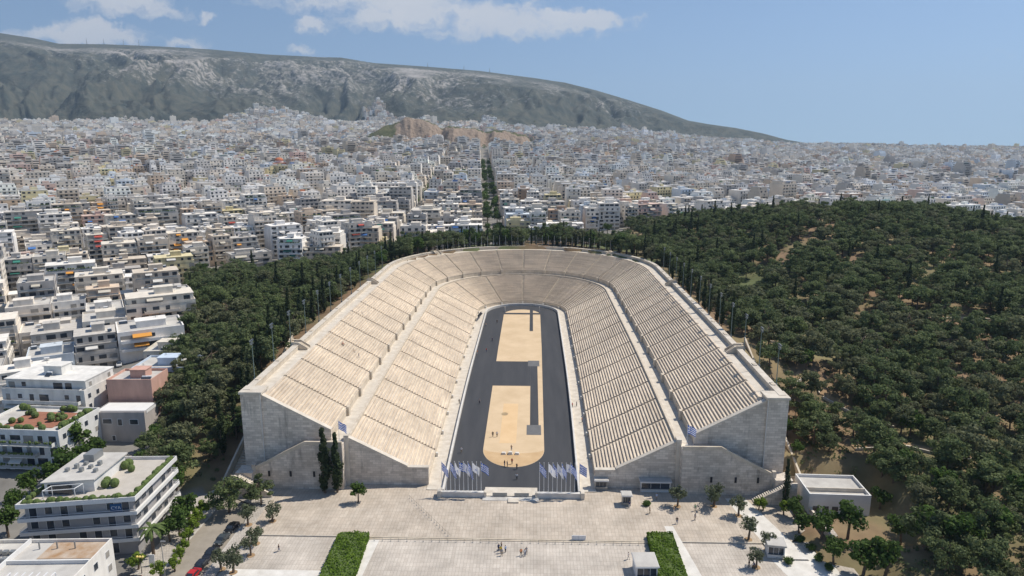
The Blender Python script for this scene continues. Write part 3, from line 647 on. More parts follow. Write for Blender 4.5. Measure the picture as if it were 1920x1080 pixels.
M_blind = mat('shutter', (.30, .28, .25), .8, var=.2)
M_rail = mat('balcony_rail', (.38, .38, .38), .6, var=.1)
M_terra = mat('terracotta_floor', (.26, .11, .07), .9, scale=.5, col2=(.36, .17, .11))
def rot2(x, y, a): c, s = math.cos(a), math.sin(a); return x*c-y*s, x*s+y*c
def apartment(w, d, fl, fh, rng, parts, faces=('f', 'b'), setb=0, balc=True, each=False, rail='solid', sidewin=False, hut=True, extras=True, wfrac=.92, plants=0.0):
    """Collects the parts of one apartment block (base centre at the origin, front towards -y) as (name, MB, material, kind)."""
    hw, hd = w/2, d/2; body = MB(); z = 0.0
    main = fl - setb; Hm = main*fh
    body.box(-hw, hw, -hd, hd, -3.0, Hm, bottom=False)
    for (x0, x1, y0, y1) in ((-hw, hw, -hd, -hd+.25), (-hw, hw, hd-.25, hd), (-hw, -hw+.25, -hd+.25, hd-.25), (hw-.25, hw, -hd+.25, hd-.25)):
        body.box(x0, x1, y0, y1, Hm+.004, Hm+.8, bottom=False)
    parts.append(('wall', body, M_facade, None))
    rf = MB(); rf.box(-hw+.26, hw-.26, -hd+.26, hd-.26, Hm+.02, Hm+.14, bottom=False); parts.append(('roof', rf, M_roof, None))
    wins = MB(); top = Hm
    def win(mb, fx, u0, u1, z0, z1, lvl_d, lvl_w, m=0):      # a window leaf set just proud of a facade with a thin frame
        e = .05
        if fx == 'f': mb.box(u0, u1, -lvl_d-e, -lvl_d+.02, z0, z1, m, bottom=False)
        elif fx == 'b': mb.box(-u1, -u0, lvl_d-.02, lvl_d+e, z0, z1, m, bottom=False)
        elif fx == 'l': mb.box(-lvl_w-e, -lvl_w+.02, u0, u1, z0, z1, m, bottom=False)
        else: mb.box(lvl_w-.02, lvl_w+e, u0, u1, z0, z1, m, bottom=False)
    def fbox(fx, u0, u1, a, b, z0, z1, lvl_d, lvl_w, mb, m=0):   # box from a to b metres outside a facade
        if fx == 'f': mb.box(u0, u1, -lvl_d-b, -lvl_d-a, z0, z1, m)
        elif fx == 'b': mb.box(-u1, -u0, lvl_d+a, lvl_d+b, z0, z1, m)
        elif fx == 'l': mb.box(-lvl_w-b, -lvl_w-a, u0, u1, z0, z1, m)
        else: mb.box(lvl_w+a, lvl_w+b, u0, u1, z0, z1, m)
    lw, ld = hw, hd
    for f in range(fl):
        z0 = f*fh
        if f >= main:
            k = f-main+1; lw = hw-.4; ld = hd-1.5*k
            pb = MB(); pb.box(-lw, lw, -ld, ld, z0+.004, z0+fh, bottom=False); pb.box(-lw-.15, lw+.15, -ld-.5, ld+.5, z0+fh-.02, z0+fh+.22); parts.append(('penthouse', pb, M_facade, None)); top = z0+fh+.22
        for fx in faces + (('l', 'r') if sidewin else ()):
            span = lw if fx in 'fb' else ld
            nw = max(1, int(span*2/3.4)); pitch = span*2/nw
            for i in range(nw):
                if rng.random() < .12: continue
                c = -span + pitch*(i+.5) + rng.uniform(-.2, .2); door = rng.random() < .65 and f > 0 and fx in 'fb'; ww = rng.choice((1.3, 2.0, 2.8)) if fx in 'fb' else 1.2
                zz0, zz1 = (z0+.15, z0+2.35) if door else (z0+1.0, z0+2.35)
                tgt = MB() if each else wins
                win(tgt, fx, c-ww/2, c+ww/2, zz0, zz1, ld, lw, 1 if rng.random() < .25 else 0)
                if each:
                    fr = MB(); win(fr, fx, c-ww/2-.12, c+ww/2+.12, zz0-.1, zz1+.12, ld-.025, lw-.025); parts.append(('window', tgt, [M_glass, M_blind], None)); parts.append(('frame', fr, M_wpole, 'sub_window'))
            if balc and f > 0 and fx in 'fb':
                cov = wfrac if rng.random() < .8 else .5; u0, u1 = -span*cov, span*cov; dep = 1.6
                bm = MB(); fbox(fx, u0, u1, 0.0, dep, z0-.10, z0+.08, ld, lw, bm)
                if rail == 'solid': fbox(fx, u0, u1, dep-.12, dep, z0+.08, z0+.95, ld, lw, bm)
                else:
                    fbox(fx, u0, u1, dep-.08, dep-.02, z0+.86, z0+.95, ld, lw, bm, 1)
                    fbox(fx, u0, u1, dep-.06, dep-.04, z0+.15, z0+.82, ld, lw, bm, 2)
                for e in (u0, u1-.12):
                    fbox(fx, e, e+.12, 0.0, dep-.121, z0+.08, z0+.9, ld, lw, bm)
                parts.append(('balcony', bm, [M_facade, M_rail, M_railglass], None))
                if rng.random() < .45:
                    a0 = rng.uniform(u0, 0); a1 = min(u1, a0+rng.uniform(2.5, 5.5)); am = MB(); drop = rng.uniform(.5, 1.0)
                    P = lambda u, o, z_: {'f': (u, -ld-o, z_), 'b': (-u, ld+o, z_)}[fx]
                    am.quad(P(a0, .05, z0+2.7), P(a1, .05, z0+2.7), P(a1, dep+.35, z0+2.7-drop), P(a0, dep+.35, z0+2.7-drop))
                    am.quad(P(a0, dep+.35, z0+2.7-drop), P(a1, dep+.35, z0+2.7-drop), P(a1, dep+.35, z0+2.4-drop), P(a0, dep+.35, z0+2.4-drop))
                    parts.append(('awning', am, M_awn, 'awn'))
                if rng.random() < plants:
                    pm = MB(); x = u0
                    while x < u1-.6:
                        c = {'f': (x+.3, -ld-dep+.1, z0+1.05), 'b': (-x-.3, ld+dep-.1, z0+1.05)}[fx]; r = rng.uniform(.22, .5); pm.blob(c, (r, r*.8, r*rng.uniform(.7, 1.3)), n=6, k=4); x += rng.uniform(.5, 1.3)
                    parts.append(('planter', pm, M_plant, 'stuffp'))
    if not each: parts.append(('window_set', wins, [M_glass, M_blind], 'stuff'))
    if hut:
        hx = rng.uniform(-hw*.3, hw*.3); s = min(lw, ld)*.45; hb = MB(); hb.box(hx-s, hx+s, -s*.8, s*.8, top+.005, top+2.5, bottom=False); hb.box(hx-s-.2, hx+s+.2, -s*.8-.2, s*.8+.2, top+2.5, top+2.7)
        hb.box(hx-.45, hx+.45, -s*.8-.04, -s*.8, top+.1, top+2.1); parts.append(('roof_hut', hb, M_facade, None))
    if extras:
        for _ in range(rng.randint(1, 3)):
            x, y = rng.uniform(-lw*.8, lw*.8), rng.choice((-1, 1))*ld*rng.uniform(.55, .85); sb = MB()
            sb.tube((x-.7, y+.35, top+1.0), (x+.7, y+.35, top+1.0), .28, n=8, m=0)
            sb.quad((x-.8, y-.9, top+.25), (x+.8, y-.9, top+.25), (x+.8, y+.3, top+1.0), (x-.8, y+.3, top+1.0), 1)
            for e in (-.7, .7): sb.tube((x+e, y+.35, top), (x+e, y+.35, top+1.0), .04, n=4)
            parts.append(('solar_heater', sb, [M_wpole, M_glass], None))
        am = MB(); x, y = rng.uniform(-lw*.6, lw*.6), rng.uniform(-ld*.5, ld*.5); am.tube((x, y, top), (x, y, top+3.4), .05, n=5)
        for k in range(4): am.tube((x-.6+.08*k, y, top+2.6+.2*k), (x+.6-.08*k, y, top+2.6+.2*k), .025, n=4)
        parts.append(('aerial', am, M_metal, None))
    return top
M_railglass = mat('rail_glass', (.30, .33, .34), .15, var=.1, spec=.6)
SUB = {'awning': 'balcony', 'planter': 'balcony', 'frame': 'window', 'solar_heater': 'roof', 'aerial': 'roof', 'roof_hut': 'roof'}
def place_parts(parts, root, col, awncol):
    last = {}
    for (nm, mb, mt, kd) in parts:
        if not mb.v: continue
        up = SUB.get(nm); o = mb.build(nm, mt, last.get(up, root) if up else root); last[nm] = o
        if kd == 'stuffp': o['kind'] = 'stuff'
        o.color = (*(awncol if kd == 'awn' else col), 1)
        if kd == 'stuff': o['kind'] = 'stuff'
def hero(name, label, x, y, z, rz, w, d, fl, col, awncol=(.6, .58, .53), seed=1, cat='building', **kw):
    rng = random.Random(seed); root = empty(name, (x, y, z), rz, label, cat); parts = []
    kw.setdefault('each', True); fh = kw.pop('fh', 3.1)
    top = apartment(w, d, fl, fh, rng, parts, **kw); place_parts(parts, root, col, awncol); return root, top
# --- near buildings on the left
# CYA office block: long white balconies, planted roof terrace
cya = empty('office_building', (0, 0, 0), 0, 'white four-storey office block with wraparound balconies and blue sign', 'building')
A_, B_, C_, D_ = (-79.2, -6.8), (-78.2, -26), (-101, -30), (-101, -8)
plan = [B_, A_, D_, C_]
def inset(poly, k):
    cx = sum(p[0] for p in poly)/len(poly); cy = sum(p[1] for p in poly)/len(poly)
    return [(cx+(x-cx)*(1-k/12), cy+(y-cy)*(1-k/12)) for x, y in poly]
M_grey = mat('grey_render', (.36, .345, .34), .9, var=.1); M_cream = mat('white_render', (.70, .69, .67), .85, var=.06)
MB().prism(inset(plan, 1.1), -1, 12.4).build('wall', M_grey, cya)
for f in range(1, 5):
    z = f*3.1; out = plan; inn = inset(plan, 1.15)
    nm = 'balcony' if f < 4 else 'roof_slab'; mb = MB(); mb.prism(out, z-.18, z+.06); mb2 = mb
    for i in range(4):
        p, q = out[i], out[(i+1) % 4]; p2, q2 = inset(out, .22)[i], inset(out, .22)[(i+1) % 4]
        h0, h1 = (z+.06, z+.62) if f < 4 else (z+.06, z+.85)
        mb.quad((*p, h0), (*q, h0), (*q, h1), (*p, h1)); mb.quad((*q2, h0), (*p2, h0), (*p2, h1), (*q2, h1)); mb.quad((*p, h1), (*q, h1), (*q2, h1), (*p2, h1))
    mb.build(nm, M_cream, cya)
    if f < 4:
        for i in range(4):
            p, q = inset(out, .1)[i], inset(out, .1)[(i+1) % 4]; MB().tube((*p, z+1.0), (*q, z+1.0), .045, n=5).build('balcony_rail', M_wpole, cya)
inn = inset(plan, 1.1)
for i in (0, 3):                                            # street side and front
    p, q = Vector((*inn[i], 0)), Vector((*inn[(i+1) % 4], 0)); dv = q-p; Ln = dv.length; dv.normalize(); nrm = Vector((dv.y, -dv.x, 0))
    for f in range(4):
        n = int(Ln/2.7)
        for k in range(n):
            if (k*7+f*3+i) % 5 == 0: continue
            c = p + dv*(Ln*(k+.5)/n); wd = .95 if i == 0 else .7; z0 = f*3.1+(.1 if (k+f) % 2 else .95); mb = MB()
            a = c-dv*wd+nrm*.05; b = c+dv*wd+nrm*.05
            mb.quad((a.x, a.y, z0), (b.x, b.y, z0), (b.x, b.y, f*3.1+2.45), (a.x, a.y, f*3.1+2.45), 0)
            for (t0, t1) in ((a-dv*.08, a), (b, b+dv*.08), (c-dv*.03, c+dv*.03)):
                e = nrm*.03; mb.quad((t0.x+e.x, t0.y+e.y, z0), (t1.x+e.x, t1.y+e.y, z0), (t1.x+e.x, t1.y+e.y, f*3.1+2.5), (t0.x+e.x, t0.y+e.y, f*3.1+2.5), 1)
            mb.build('window', [M_glass, M_cream], cya)
sign_root = MB(); fx = Vector((*inn[3], 0)); fq = Vector((*inn[0], 0)); dv = (fq-fx).normalized(); nrm = Vector((dv.y, -dv.x, 0)); c = fq - dv*3.4 + nrm*.12
ang = math.atan2(dv.y, dv.x)
sg_ = MB().box(-1.15, 1.15, -.06, .06, 0, 1.75).build('sign', mat('sign_blue', (.02, .09, .22), .5, var=.05), cya, (c.x, c.y, 9.75), ang)
tcu = bpy.data.curves.new('sign_text', 'FONT'); tcu.body = 'CYA'; tcu.size = 1.0; tcu.align_x = 'CENTER'; tcu.extrude = .01
to = bpy.data.objects.new('lettering', tcu); link(to); bpy.context.view_layer.update()
tm = bpy.data.meshes.new_from_object(to.evaluated_get(bpy.context.evaluated_depsgraph_get())); bpy.data.objects.remove(to)
tm.materials.clear(); tm.materials.append(M_wpole); to = bpy.data.objects.new('lettering', tm); link(to, sg_); to.location = (0, -.075, .55); to.rotation_euler = (R(90), 0, 0)
# roof terrace with hut, plant room and planters
MB().prism(inset(plan, .6), 12.47, 12.56).build('roof_terrace', mat('terrace_floor', (.44, .40, .35), .9, scale=.4, col2=(.52, .48, .43)), cya)
hutp = [(-98.5, -24.5), (-89, -22.6), (-89.4, -10.5), (-98.8, -10.8)]
MB().prism(hutp, 12.56, 15.3).build('roof_hut', M_cream, cya); MB().prism([(x*1.0+(.5 if x > -95 else -.5), y+(.5 if y > -15 else -.5)) for x, y in hutp], 15.3, 15.55).build('hut_roof', M_roof, cya)
MB().box(-96, -93.6, -15, -11.6, 15.55, 17.2).build('plant_room', M_metal, cya)
for k in range(7): MB().box(-97+k*1.05, -96.3+k*1.05, -20+(k % 3)*1.6, -19.2+(k % 3)*1.6, 15.55, 16.3+.2*(k % 2)).build('air_unit', M_metal, cya)
MB().box(-97.9, -92.6, -24.45, -24.4, 12.7, 14.9).build('window', M_glass, cya)
rngp = random.Random(4)
for (p, q, n) in ((B_, A_, 30), (C_, B_, 34), (D_, C_, 16)):
    mb = MB()
    for k in range(n):
        t = (k+.5)/n; x = p[0]+(q[0]-p[0])*t; y = p[1]+(q[1]-p[1])*t; ix, iy = inset([(x, y)]+plan, 0)[0]; cx, cy = -90, -18
        x += (cx-x)*.075; y += (cy-y)*.075; r = rngp.uniform(.35, .75)
        mb.blob((x, y, 12.9+r*.6), (r, r, r*rngp.uniform(.7, 1.2)), n=7, k=5)
    mb.build('planter', M_plant, cya)['kind'] = 'stuff'
for k in range(7):
    r = rngp.uniform(.5, 1.0); MB().blob((-86.5+rngp.uniform(-2, 2), -15+rngp.uniform(-6, 4), 12.7+r*.8), (r, r, r*1.1), n=8, k=6).build('potted_shrub', M_plant, cya)
for e in ((-97, -27.2), (-91, -26), (-96.6, -25), (-90.6, -23.8)): MB().tube((*e, 12.5), (*e, 14.9), .08, n=5).build('pergola_post', M_wpole, cya)
for a, b in (((-97, -27.2), (-91, -26)), ((-96.6, -25), (-90.6, -23.8)), ((-97, -27.2), (-96.6, -25)), ((-91, -26), (-90.6, -23.8))): MB().tube((*a, 14.9), (*b, 14.9), .08, n=5).build('pergola_beam', M_wpole, cya)
wb, _ = hero('white_building', 'white flat-roofed building at the bottom left corner below the office block', -91.5, -46.5, -.3, R(3), 29, 20, 3, (.70, .67, .62), seed=8, faces=('f', 'b'), sidewin=True, setb=0, plants=.5, hut=False)
MB().box(3.5, 13.9, 4.2, 9.6, 9.47, 9.53).build('stained_roof_patch', mat('rust_stain', (.34, .20, .10), .95, scale=.5, col2=(.50, .42, .34)), wb)
MB().box(-13.5, -6.5, 1.5, 8.5, 9.45, 12.0).build('stair_tower', M_cream, wb); MB().box(-13.8, -6.2, 1.2, 8.8, 12.0, 12.2).build('stair_tower_roof', M_roof, wb); MB().box(-11, -9.8, 1.42, 1.5, 9.6, 11.6).build('door', M_dark, wb)
MB().box(-1.2, -.9, -9.7, 9.7, 9.45, 10.4).build('roof_parapet', M_cream, wb); MB().box(-.9, 14.2, 2.6, 2.9, 9.45, 10.2).build('roof_parapet', M_cream, wb)
for k in range(6): MB().box(-5+(k % 3)*1.3, -4.1+(k % 3)*1.3, 3+(k//3)*2.4, 3.8+(k//3)*2.4, 9.45, 10.3).build('air_unit', M_metal, wb)
for k in range(3): MB().tube((2+k*3.4, 7.5, 9.5), (2+k*3.4, 7.5, 11.0), .14, .14, 8).build('vent_pipe', M_metal, wb)
for k in range(7): MB().box(4+k*1.3, 4.15+k*1.3, -9.4, -3.2, 11.6, 11.75).build('pergola_slat', M_wpole, wb)
for (x, y) in ((4, -9.3), (12, -9.3), (4, -3.3), (12, -3.3)): MB().tube((x, y, 9.4), (x, y, 11.6), .08, n=6).build('pergola_post', M_wpole, wb)
lo_, _ = hero('terraced_building', 'white balconied block with red terracotta roof garden at the left edge', -128, 14, .5, R(-3), 24, 16, 4, (.70, .69, .66), seed=12, sidewin=True, hut=False, extras=False, plants=.6, rail='rail')
MB().box(-6, 8, -5, 5, 12.56, 12.66).build('terracotta_terrace', M_terra, lo_)
for k in range(60):
    r = rngp.uniform(.5, 1.1); a = rngp.choice([(rngp.uniform(-11, 11), -6.8), (rngp.uniform(-11, 11), 6.2), (10.8, rngp.uniform(-7, 7)), (rngp.uniform(-8, 8), rngp.uniform(-4, 4))])
    MB().blob((a[0], a[1], 12.7+r*.7), (r, r*.9, r), n=7, k=5).build('potted_shrub', M_plant, lo_)
hero('tall_apartment_block', 'pale balconied block with planted roof behind the terracotta roof garden', -134, 33, 1, R(-3), 25, 15, 6, (.68, .66, .62), seed=13, sidewin=True, plants=.5, setb=1)
hh, _ = hero('grey_house', 'greige rendered house with three small white-framed windows beside the pines', -110.2, 24.7, 1.2, R(2), 14, 7.4, 3, (.44, .40, .37), seed=3, balc=False, faces=(), hut=False, extras=False, fh=3.5)
for (x, z, ww, wh) in ((-3.5, 8.6, 2.4, 1.3), (3.9, 8.4, 2.2, 1.4), (-2.2, 3.6, .8, 1.4), (.0, 8.3, 1.1, 1.8)):
    MB().box(x-ww/2-.15, x+ww/2+.15, -3.76, -3.68, z-wh/2-.15, z+wh/2+.15, 0).box(x-ww/2, x+ww/2, -3.8, -3.75, z-wh/2, z+wh/2, 1).build('window', [M_wpole, M_glass], hh)
MB().box(-7.1, 7.1, -2.6, 3.8, 10.52, 11.3).build('roof_parapet', M_cream, hh)
pk, _ = hero('pink_building', 'pink house behind the greige house, with a big blank front wall', -112.2, 35.2, 3, R(2), 13, 10, 5, (.56, .34, .27), seed=5, sidewin=False, faces=('b',), fh=3.0, awncol=(.6, .55, .45))
hero('pale_blue_house', 'pale blue rendered house behind the pink house', -112, 52, 4.5, R(4), 17, 13, 4, (.52, .60, .70), seed=6, fh=3.0, balc=False)
hero('cream_house', 'cream house with red-tiled penthouse behind the pale blue house', -118, 68, 5, R(8), 16, 13, 4, (.66, .60, .50), seed=7, fh=3.0)
HEROES = [(-90, -18, 15), (-91, -46, 18), (-128, 14, 16), (-134, 33, 16), (-110, 26, 10), (-109, 38, 11), (-112, 52, 12), (-118, 68, 12)]
# --- the city: lots on street grids
rc = random.Random(77); LOTS = []
def lots(rot, ox, oy, u0, u1, v0, v1, ok, bw=62, bd=40, st=7.5, ave=None):
    nu_ = range(int(u0//(bw+st)), int(u1//(bw+st))+1); nv_ = range(int(v0//(bd+st)), int(v1//(bd+st))+1)
    for i in nu_:
        for j in nv_:
            bu = i*(bw+st)+st/2 + (0 if ave else (j*37.7) % (bw+st)); bv = j*(bd+st)+st/2; extra = 5 if (ave and i in (0, -1)) else 0
            X, Y = rot2(bu+bw/2, bv+bd/2, rot); X += ox; Y += oy
            D = math.hypot(X-CAM[0], Y-CAM[1])
            if D > 600 and not ok(X, Y, D): continue
            if D > 1200 and not inview(X, Y): continue
            a0 = bu + (extra if i == 0 else 0); a1 = bu+bw - (extra if i == -1 else 0)
            for row in (0, 1):
                u = a0
                while u < a1-7:
                    wl = min(rc.uniform(11, 24), a1-u)
                    if a1-u-wl < 7: wl = a1-u
                    dd = rc.uniform(13.5, 18.5); cu = u+wl/2; cv = bv+dd/2 if row == 0 else bv+bd-dd/2; u += wl
                    x, y = rot2(cu, cv, rot); x += ox; y += oy
                    if not ok(x, y, 0): continue
                    if rc.random() < .04: continue
                    D = math.hypot(x-CAM[0], y-CAM[1])
                    fl = rc.choice((2, 3, 4, 5, 5, 6, 6, 7, 8)) if D > 330 else rc.choice((2, 3, 3, 4, 4, 5))
                    if D > 500 and rc.random() < .012: fl += rc.randint(3, 5)
                    LOTS.append((D, x, y, rot + (0 if row == 0 else math.pi) + (R(rc.uniform(-3, 3)) if D > 650 else 0), wl-.15, dd, fl))
def common(x, y):
    if any(math.hypot(x-a, y-b) < r for a, b, r in HEROES): return False
    return True
def inview(x, y):
    a = math.degrees(math.atan2(x-CAM[0], y-CAM[1]))+1.69; return -43 < a < 43
def nearwood(x, y):
    q = np.array([x-11, x+11, x, x, x]); v = np.array([y, y, y-11, y+11, y]); return bool(wood(q, v).any()) if y < 470 else False
def okA(x, y, D):
    if not inview(x, y) or not common(x, y): return False
    Dd = math.hypot(x-CAM[0], y-CAM[1]); a = math.degrees(math.atan2(x-CAM[0], y-CAM[1]))+1.69
    if Dd > float(np.interp(a, [-43, -24, -20, -11, -8, 8, 9.5, 14, 15.5, 18, 43], [2780, 2800, 3450, 3450, 2950, 2950, 3550, 3600, 3300, 3500, 4700])) + 260*float(vnoise(np.array([a*.55]), np.array([Dd/700]), 8)[0]): return False
    if -8.2 < a < 1.8 and 1580 < Dd < 1960: return False          # the quarry
    hr, hl = hills(np.array([x]), np.array([y]))
    if x > 40 and (hr[0] > 6.5): return False
    lim = 300 + .0*x
    if nearwood(x, y): return False
    if x < -60: return y > 262 and not (y < 300 and x > -120)
    return y > 318 + (0 if x < 60 else (x-60)*.35)
def okB(x, y, D):
    if not inview(x, y) or not common(x, y): return False
    edge = -88 - .50*min(200, max(0, y-20))
    return y < 262 and y > 44 and x < edge - 10 and not (x > -150 and y < 80)
AV = gp(930, 468, 14)
def aveu(x, y): return rot2(x-AV[0], y-AV[1], -R(4.4))[0]
lots(R(4.4), AV[0], AV[1], -64-9, 64+9, -260, 1250, okA, ave=True)
def okL(x, y, D): return aveu(x, y) < (-84 if math.hypot(x-AV[0], y-AV[1]) < 1260 else 0) and okA(x, y, D)
def okR(x, y, D): return aveu(x, y) > (84 if math.hypot(x-AV[0], y-AV[1]) < 1260 else 0) and okA(x, y, D)
lots(R(38), AV[0]-80, AV[1], -3800, 2600, -1600, 4600, okL); lots(R(29), AV[0]+80, AV[1], -1600, 5200, -3600, 4600, okR)
lots(R(33), -120, 30, -900, 120, -200, 600, okB, bw=56, bd=38, st=6.5)
LOTS.sort(key=lambda t: t[0])
PROT = []; rp = random.Random(31)
for k in range(18):
    fl = (3, 4, 4, 5, 5, 6, 6, 6, 7, 7, 5, 6, 4, 3, 6, 5, 7, 9)[k]; ww = rp.uniform(12, 22); dd = rp.uniform(13.5, 18); parts = []
    apartment(ww, dd, fl, 3.05, rp, parts, faces=('f', 'b'), setb=rp.choice((0, 1, 1, 2)) if fl > 3 else 0, rail=rp.choice(('solid', 'solid', 'rail')), sidewin=rp.random() < .35, plants=.12)
    meshes = [(nm, mb.mesh('block_'+nm, mt if isinstance(mt, list) else [mt]), kd) for nm, mb, mt, kd in parts if mb.v]; PROT.append((ww, dd, fl, meshes))
used = {}; ORD = ['three', 'four', 'five', 'six', 'seven', 'eight', 'nine', 'ten', 'eleven', 'twelve']
NEAR = 300; nb = 0; rest = []
_lx = np.array([t[1] for t in LOTS]); _ly = np.array([t[2] for t in LOTS]); LZ = np.maximum(H(_lx, _ly), np.where(np.hypot(_lx-CAM[0], _ly-CAM[1]) > 2600, mount_z(_lx, _ly), -1e3))
for q, (D, x, y, rz, wl, dd, fl) in enumerate(LOTS):
    z = float(LZ[q]); p = proj(x, y, z+fl*2.5); vis = p and -60 < p[0] < 1980
    if not vis or nb >= NEAR: rest.append((D, x, y, z, rz, wl, dd, fl)); continue
    k = min(range(len(PROT)), key=lambda q: abs(PROT[q][2]-fl)*3+abs(PROT[q][0]-wl)*.6+rc.uniform(0, 4)); ww, d0, f0, ms = PROT[k]
    ci = rc.choices(range(len(WHITES)), WWT)[0]; ai = rc.choices(range(len(AWN)), (8, 6, 3, 2, 2, 1, 5))[0]
    nm = ['two'] + ORD; st = nm[f0-2]; aw = any(m[0] == 'awning' for m in ms)
    lab = '%s %s-storey block%s|among flats' % (WHITES[ci][1], st, (' with %s awnings' % AWN[ai][1]) if aw else '')
    root = empty('apartment_block', (x, y, z), rz, lab, 'building', 'apartment blocks of the near city'); root.scale = (wl/ww, dd/d0, 1); nb += 1
    last = {}
    for (pn, me, kd) in ms:
        o = bpy.data.objects.new(pn, me); up = SUB.get(pn); o.parent = last.get(up, root) if up else root; last[pn] = o; o.color = (*(AWN[ai][0] if kd == 'awn' else WHITES[ci][0]), 1); COL.objects.link(o)
        if kd in ('stuff', 'stuffp'): o['kind'] = 'stuff'
# the rest of the city as one mass: bodies, setbacks, slabs, dark openings, roof huts
BX = []; BC = []
def bx(x, y, rz, lx, ly, hx, hy, z0, z1, c):
    BX.append((x, y, rz, lx, ly, hx, hy, z0, z1)); BC.append(c)
DARK = (.05, .055, .065)
for (D, x, y, z, rz, wl, dd, fl) in rest:
    c = WHITES[rc.choices(range(len(WHITES)), WWT)[0]][0]; j = rc.uniform(.9, 1.25); c = tuple(min(.86, v*j) for v in c); hw, hd = wl/2, dd/2; fh = 3.05
    sb = rc.choice((0, 1, 2)) if fl > 3 else 0; zm = z+(fl-sb)*fh
    bx(x, y, rz, 0, 0, hw, hd, z-6, zm+.6, c)
    for k in range(sb): bx(x, y, rz, 0, 0, hw-.5, hd-1.4*(k+1), zm+k*fh, zm+(k+1)*fh+(.0), c)
    zt = zm+sb*fh
    rcol = rc.uniform(.32, .68); bx(x, y, rz, 0, 0, hw-.6-(.1 if sb else 0), hd-.35-1.4*sb, zt-.3, zt+.65, (rcol, rcol*.97, rcol*.93))
    s = rc.uniform(1.6, 2.8); bx(x, y, rz, rc.uniform(-.4, .4)*hw, rc.uniform(-.3, .3)*hd, s, s*.8, zt, zt+2.9, c)
    if D < 2300:
        for _ in range(rc.randint(1, 3) if D < 1500 else 1):
            q = rc.random(); cc = (.75, .74, .72) if q < .4 else (.45, .44, .43) if q < .62 else c if q < .8 else (.50, .20, .11) if q < .9 else (.10, .16, .08) if q < .96 else (.12, .2, .4)
            a_, b_ = rc.uniform(.6, 2.6), rc.uniform(.5, 1.6); bx(x, y, rz, rc.uniform(-.8, .8)*(hw-1), rc.uniform(-.8, .8)*max(1, hd-1.4*sb-1), a_, b_, zt+.3, zt+rc.uniform(.9, 2.6), cc)
    if D < 1700:
        for f in range(fl):
            k = max(0, f-(fl-sb)+1); ld = hd-1.4*k; lw = hw-.5*min(k, 1); z0 = z+f*fh
            for sg in ((-1, 1) if D < 1000 else ((-1,) if math.cos(rz) > 0 else (1,))):
                if D < 1100:
                    n = max(2, int(lw*2/3.6))
                    for i in range(n):
                        if rc.random() < .2: continue
                        bx(x, y, rz, -lw+2*lw*(i+.5)/n, sg*ld, rc.uniform(.5, 1.1), .06, z0+rc.choice((.2, .9)), z0+2.35, DARK)
                else: bx(x, y, rz, rc.uniform(-.2, .2)*lw, sg*ld, lw*rc.uniform(.5, .8), .06, z0+.9, z0+2.3, (.09, .09, .10))
                if f and rc.random() < .85:
                    bc = c if rc.random() < .8 else tuple(v*.6 for v in c); cov = rc.choice((.94, .94, .6))
                    bx(x, y, rz, 0, sg*(ld+.65), lw*cov, .65, z0-.1, z0+.08, bc); bx(x, y, rz, 0, sg*(ld+1.25), lw*cov, .06, z0+.08, z0+.9, bc)
                    if rc.random() < .13:
                        a = AWN[rc.choices(range(7), (8, 6, 3, 2, 2, 1, 5))[0]][0]; bx(x, y, rz, rc.uniform(-.4, .4)*lw, sg*(ld+.9), lw*.35, .7, z0+2.3, z0+2.45, a)
        if D < 1200 and rc.random() < .5: bx(x, y, rz, (hw+.0), rc.uniform(-.3, .3)*hd, .06, .5, z+fh*2, z+fh*2+1.3, DARK)
    elif D < 4000:
        for f in (1, 3, 5):
            if f < fl:
                for sg in ((-1,) if math.cos(rz) > 0 else (1,)): bx(x, y, rz, 0, sg*hd, hw*.8, .06, z+f*fh+.6, z+f*fh+2.4, (.14, .14, .15))
B = np.array(BX); BCc = np.array(BC); n = len(B)
cs, sn = np.cos(B[:, 2]), np.sin(B[:, 2]); V = np.zeros((n, 8, 3))
for k, (sx, sy, zi) in enumerate([(-1,-1,7),(1,-1,7),(1,1,7),(-1,1,7),(-1,-1,8),(1,-1,8),(1,1,8),(-1,1,8)]):
    lx = B[:, 3]+sx*B[:, 5]; ly = B[:, 4]+sy*B[:, 6]; V[:, k, 0] = B[:, 0]+lx*cs-ly*sn; V[:, k, 1] = B[:, 1]+lx*sn+ly*cs; V[:, k, 2] = B[:, zi]
fa = np.array([(4,5,6,7),(0,1,5,4),(1,2,6,5),(2,3,7,6),(3,0,4,7)]); Fq = (fa[None]+8*np.arange(n)[:, None, None]).reshape(-1, 4)
co = bpy.data.objects.new('distant_city', np_mesh('distant_city', V.reshape(-1, 3), Fq, [M_city], col=np.repeat(BCc, 8, 0))); link(co)
tag(co, 'endless pale mass of distant apartment blocks reaching to the mountain', 'city', kind='stuff')
print('lots', len(LOTS), 'boxes', n)
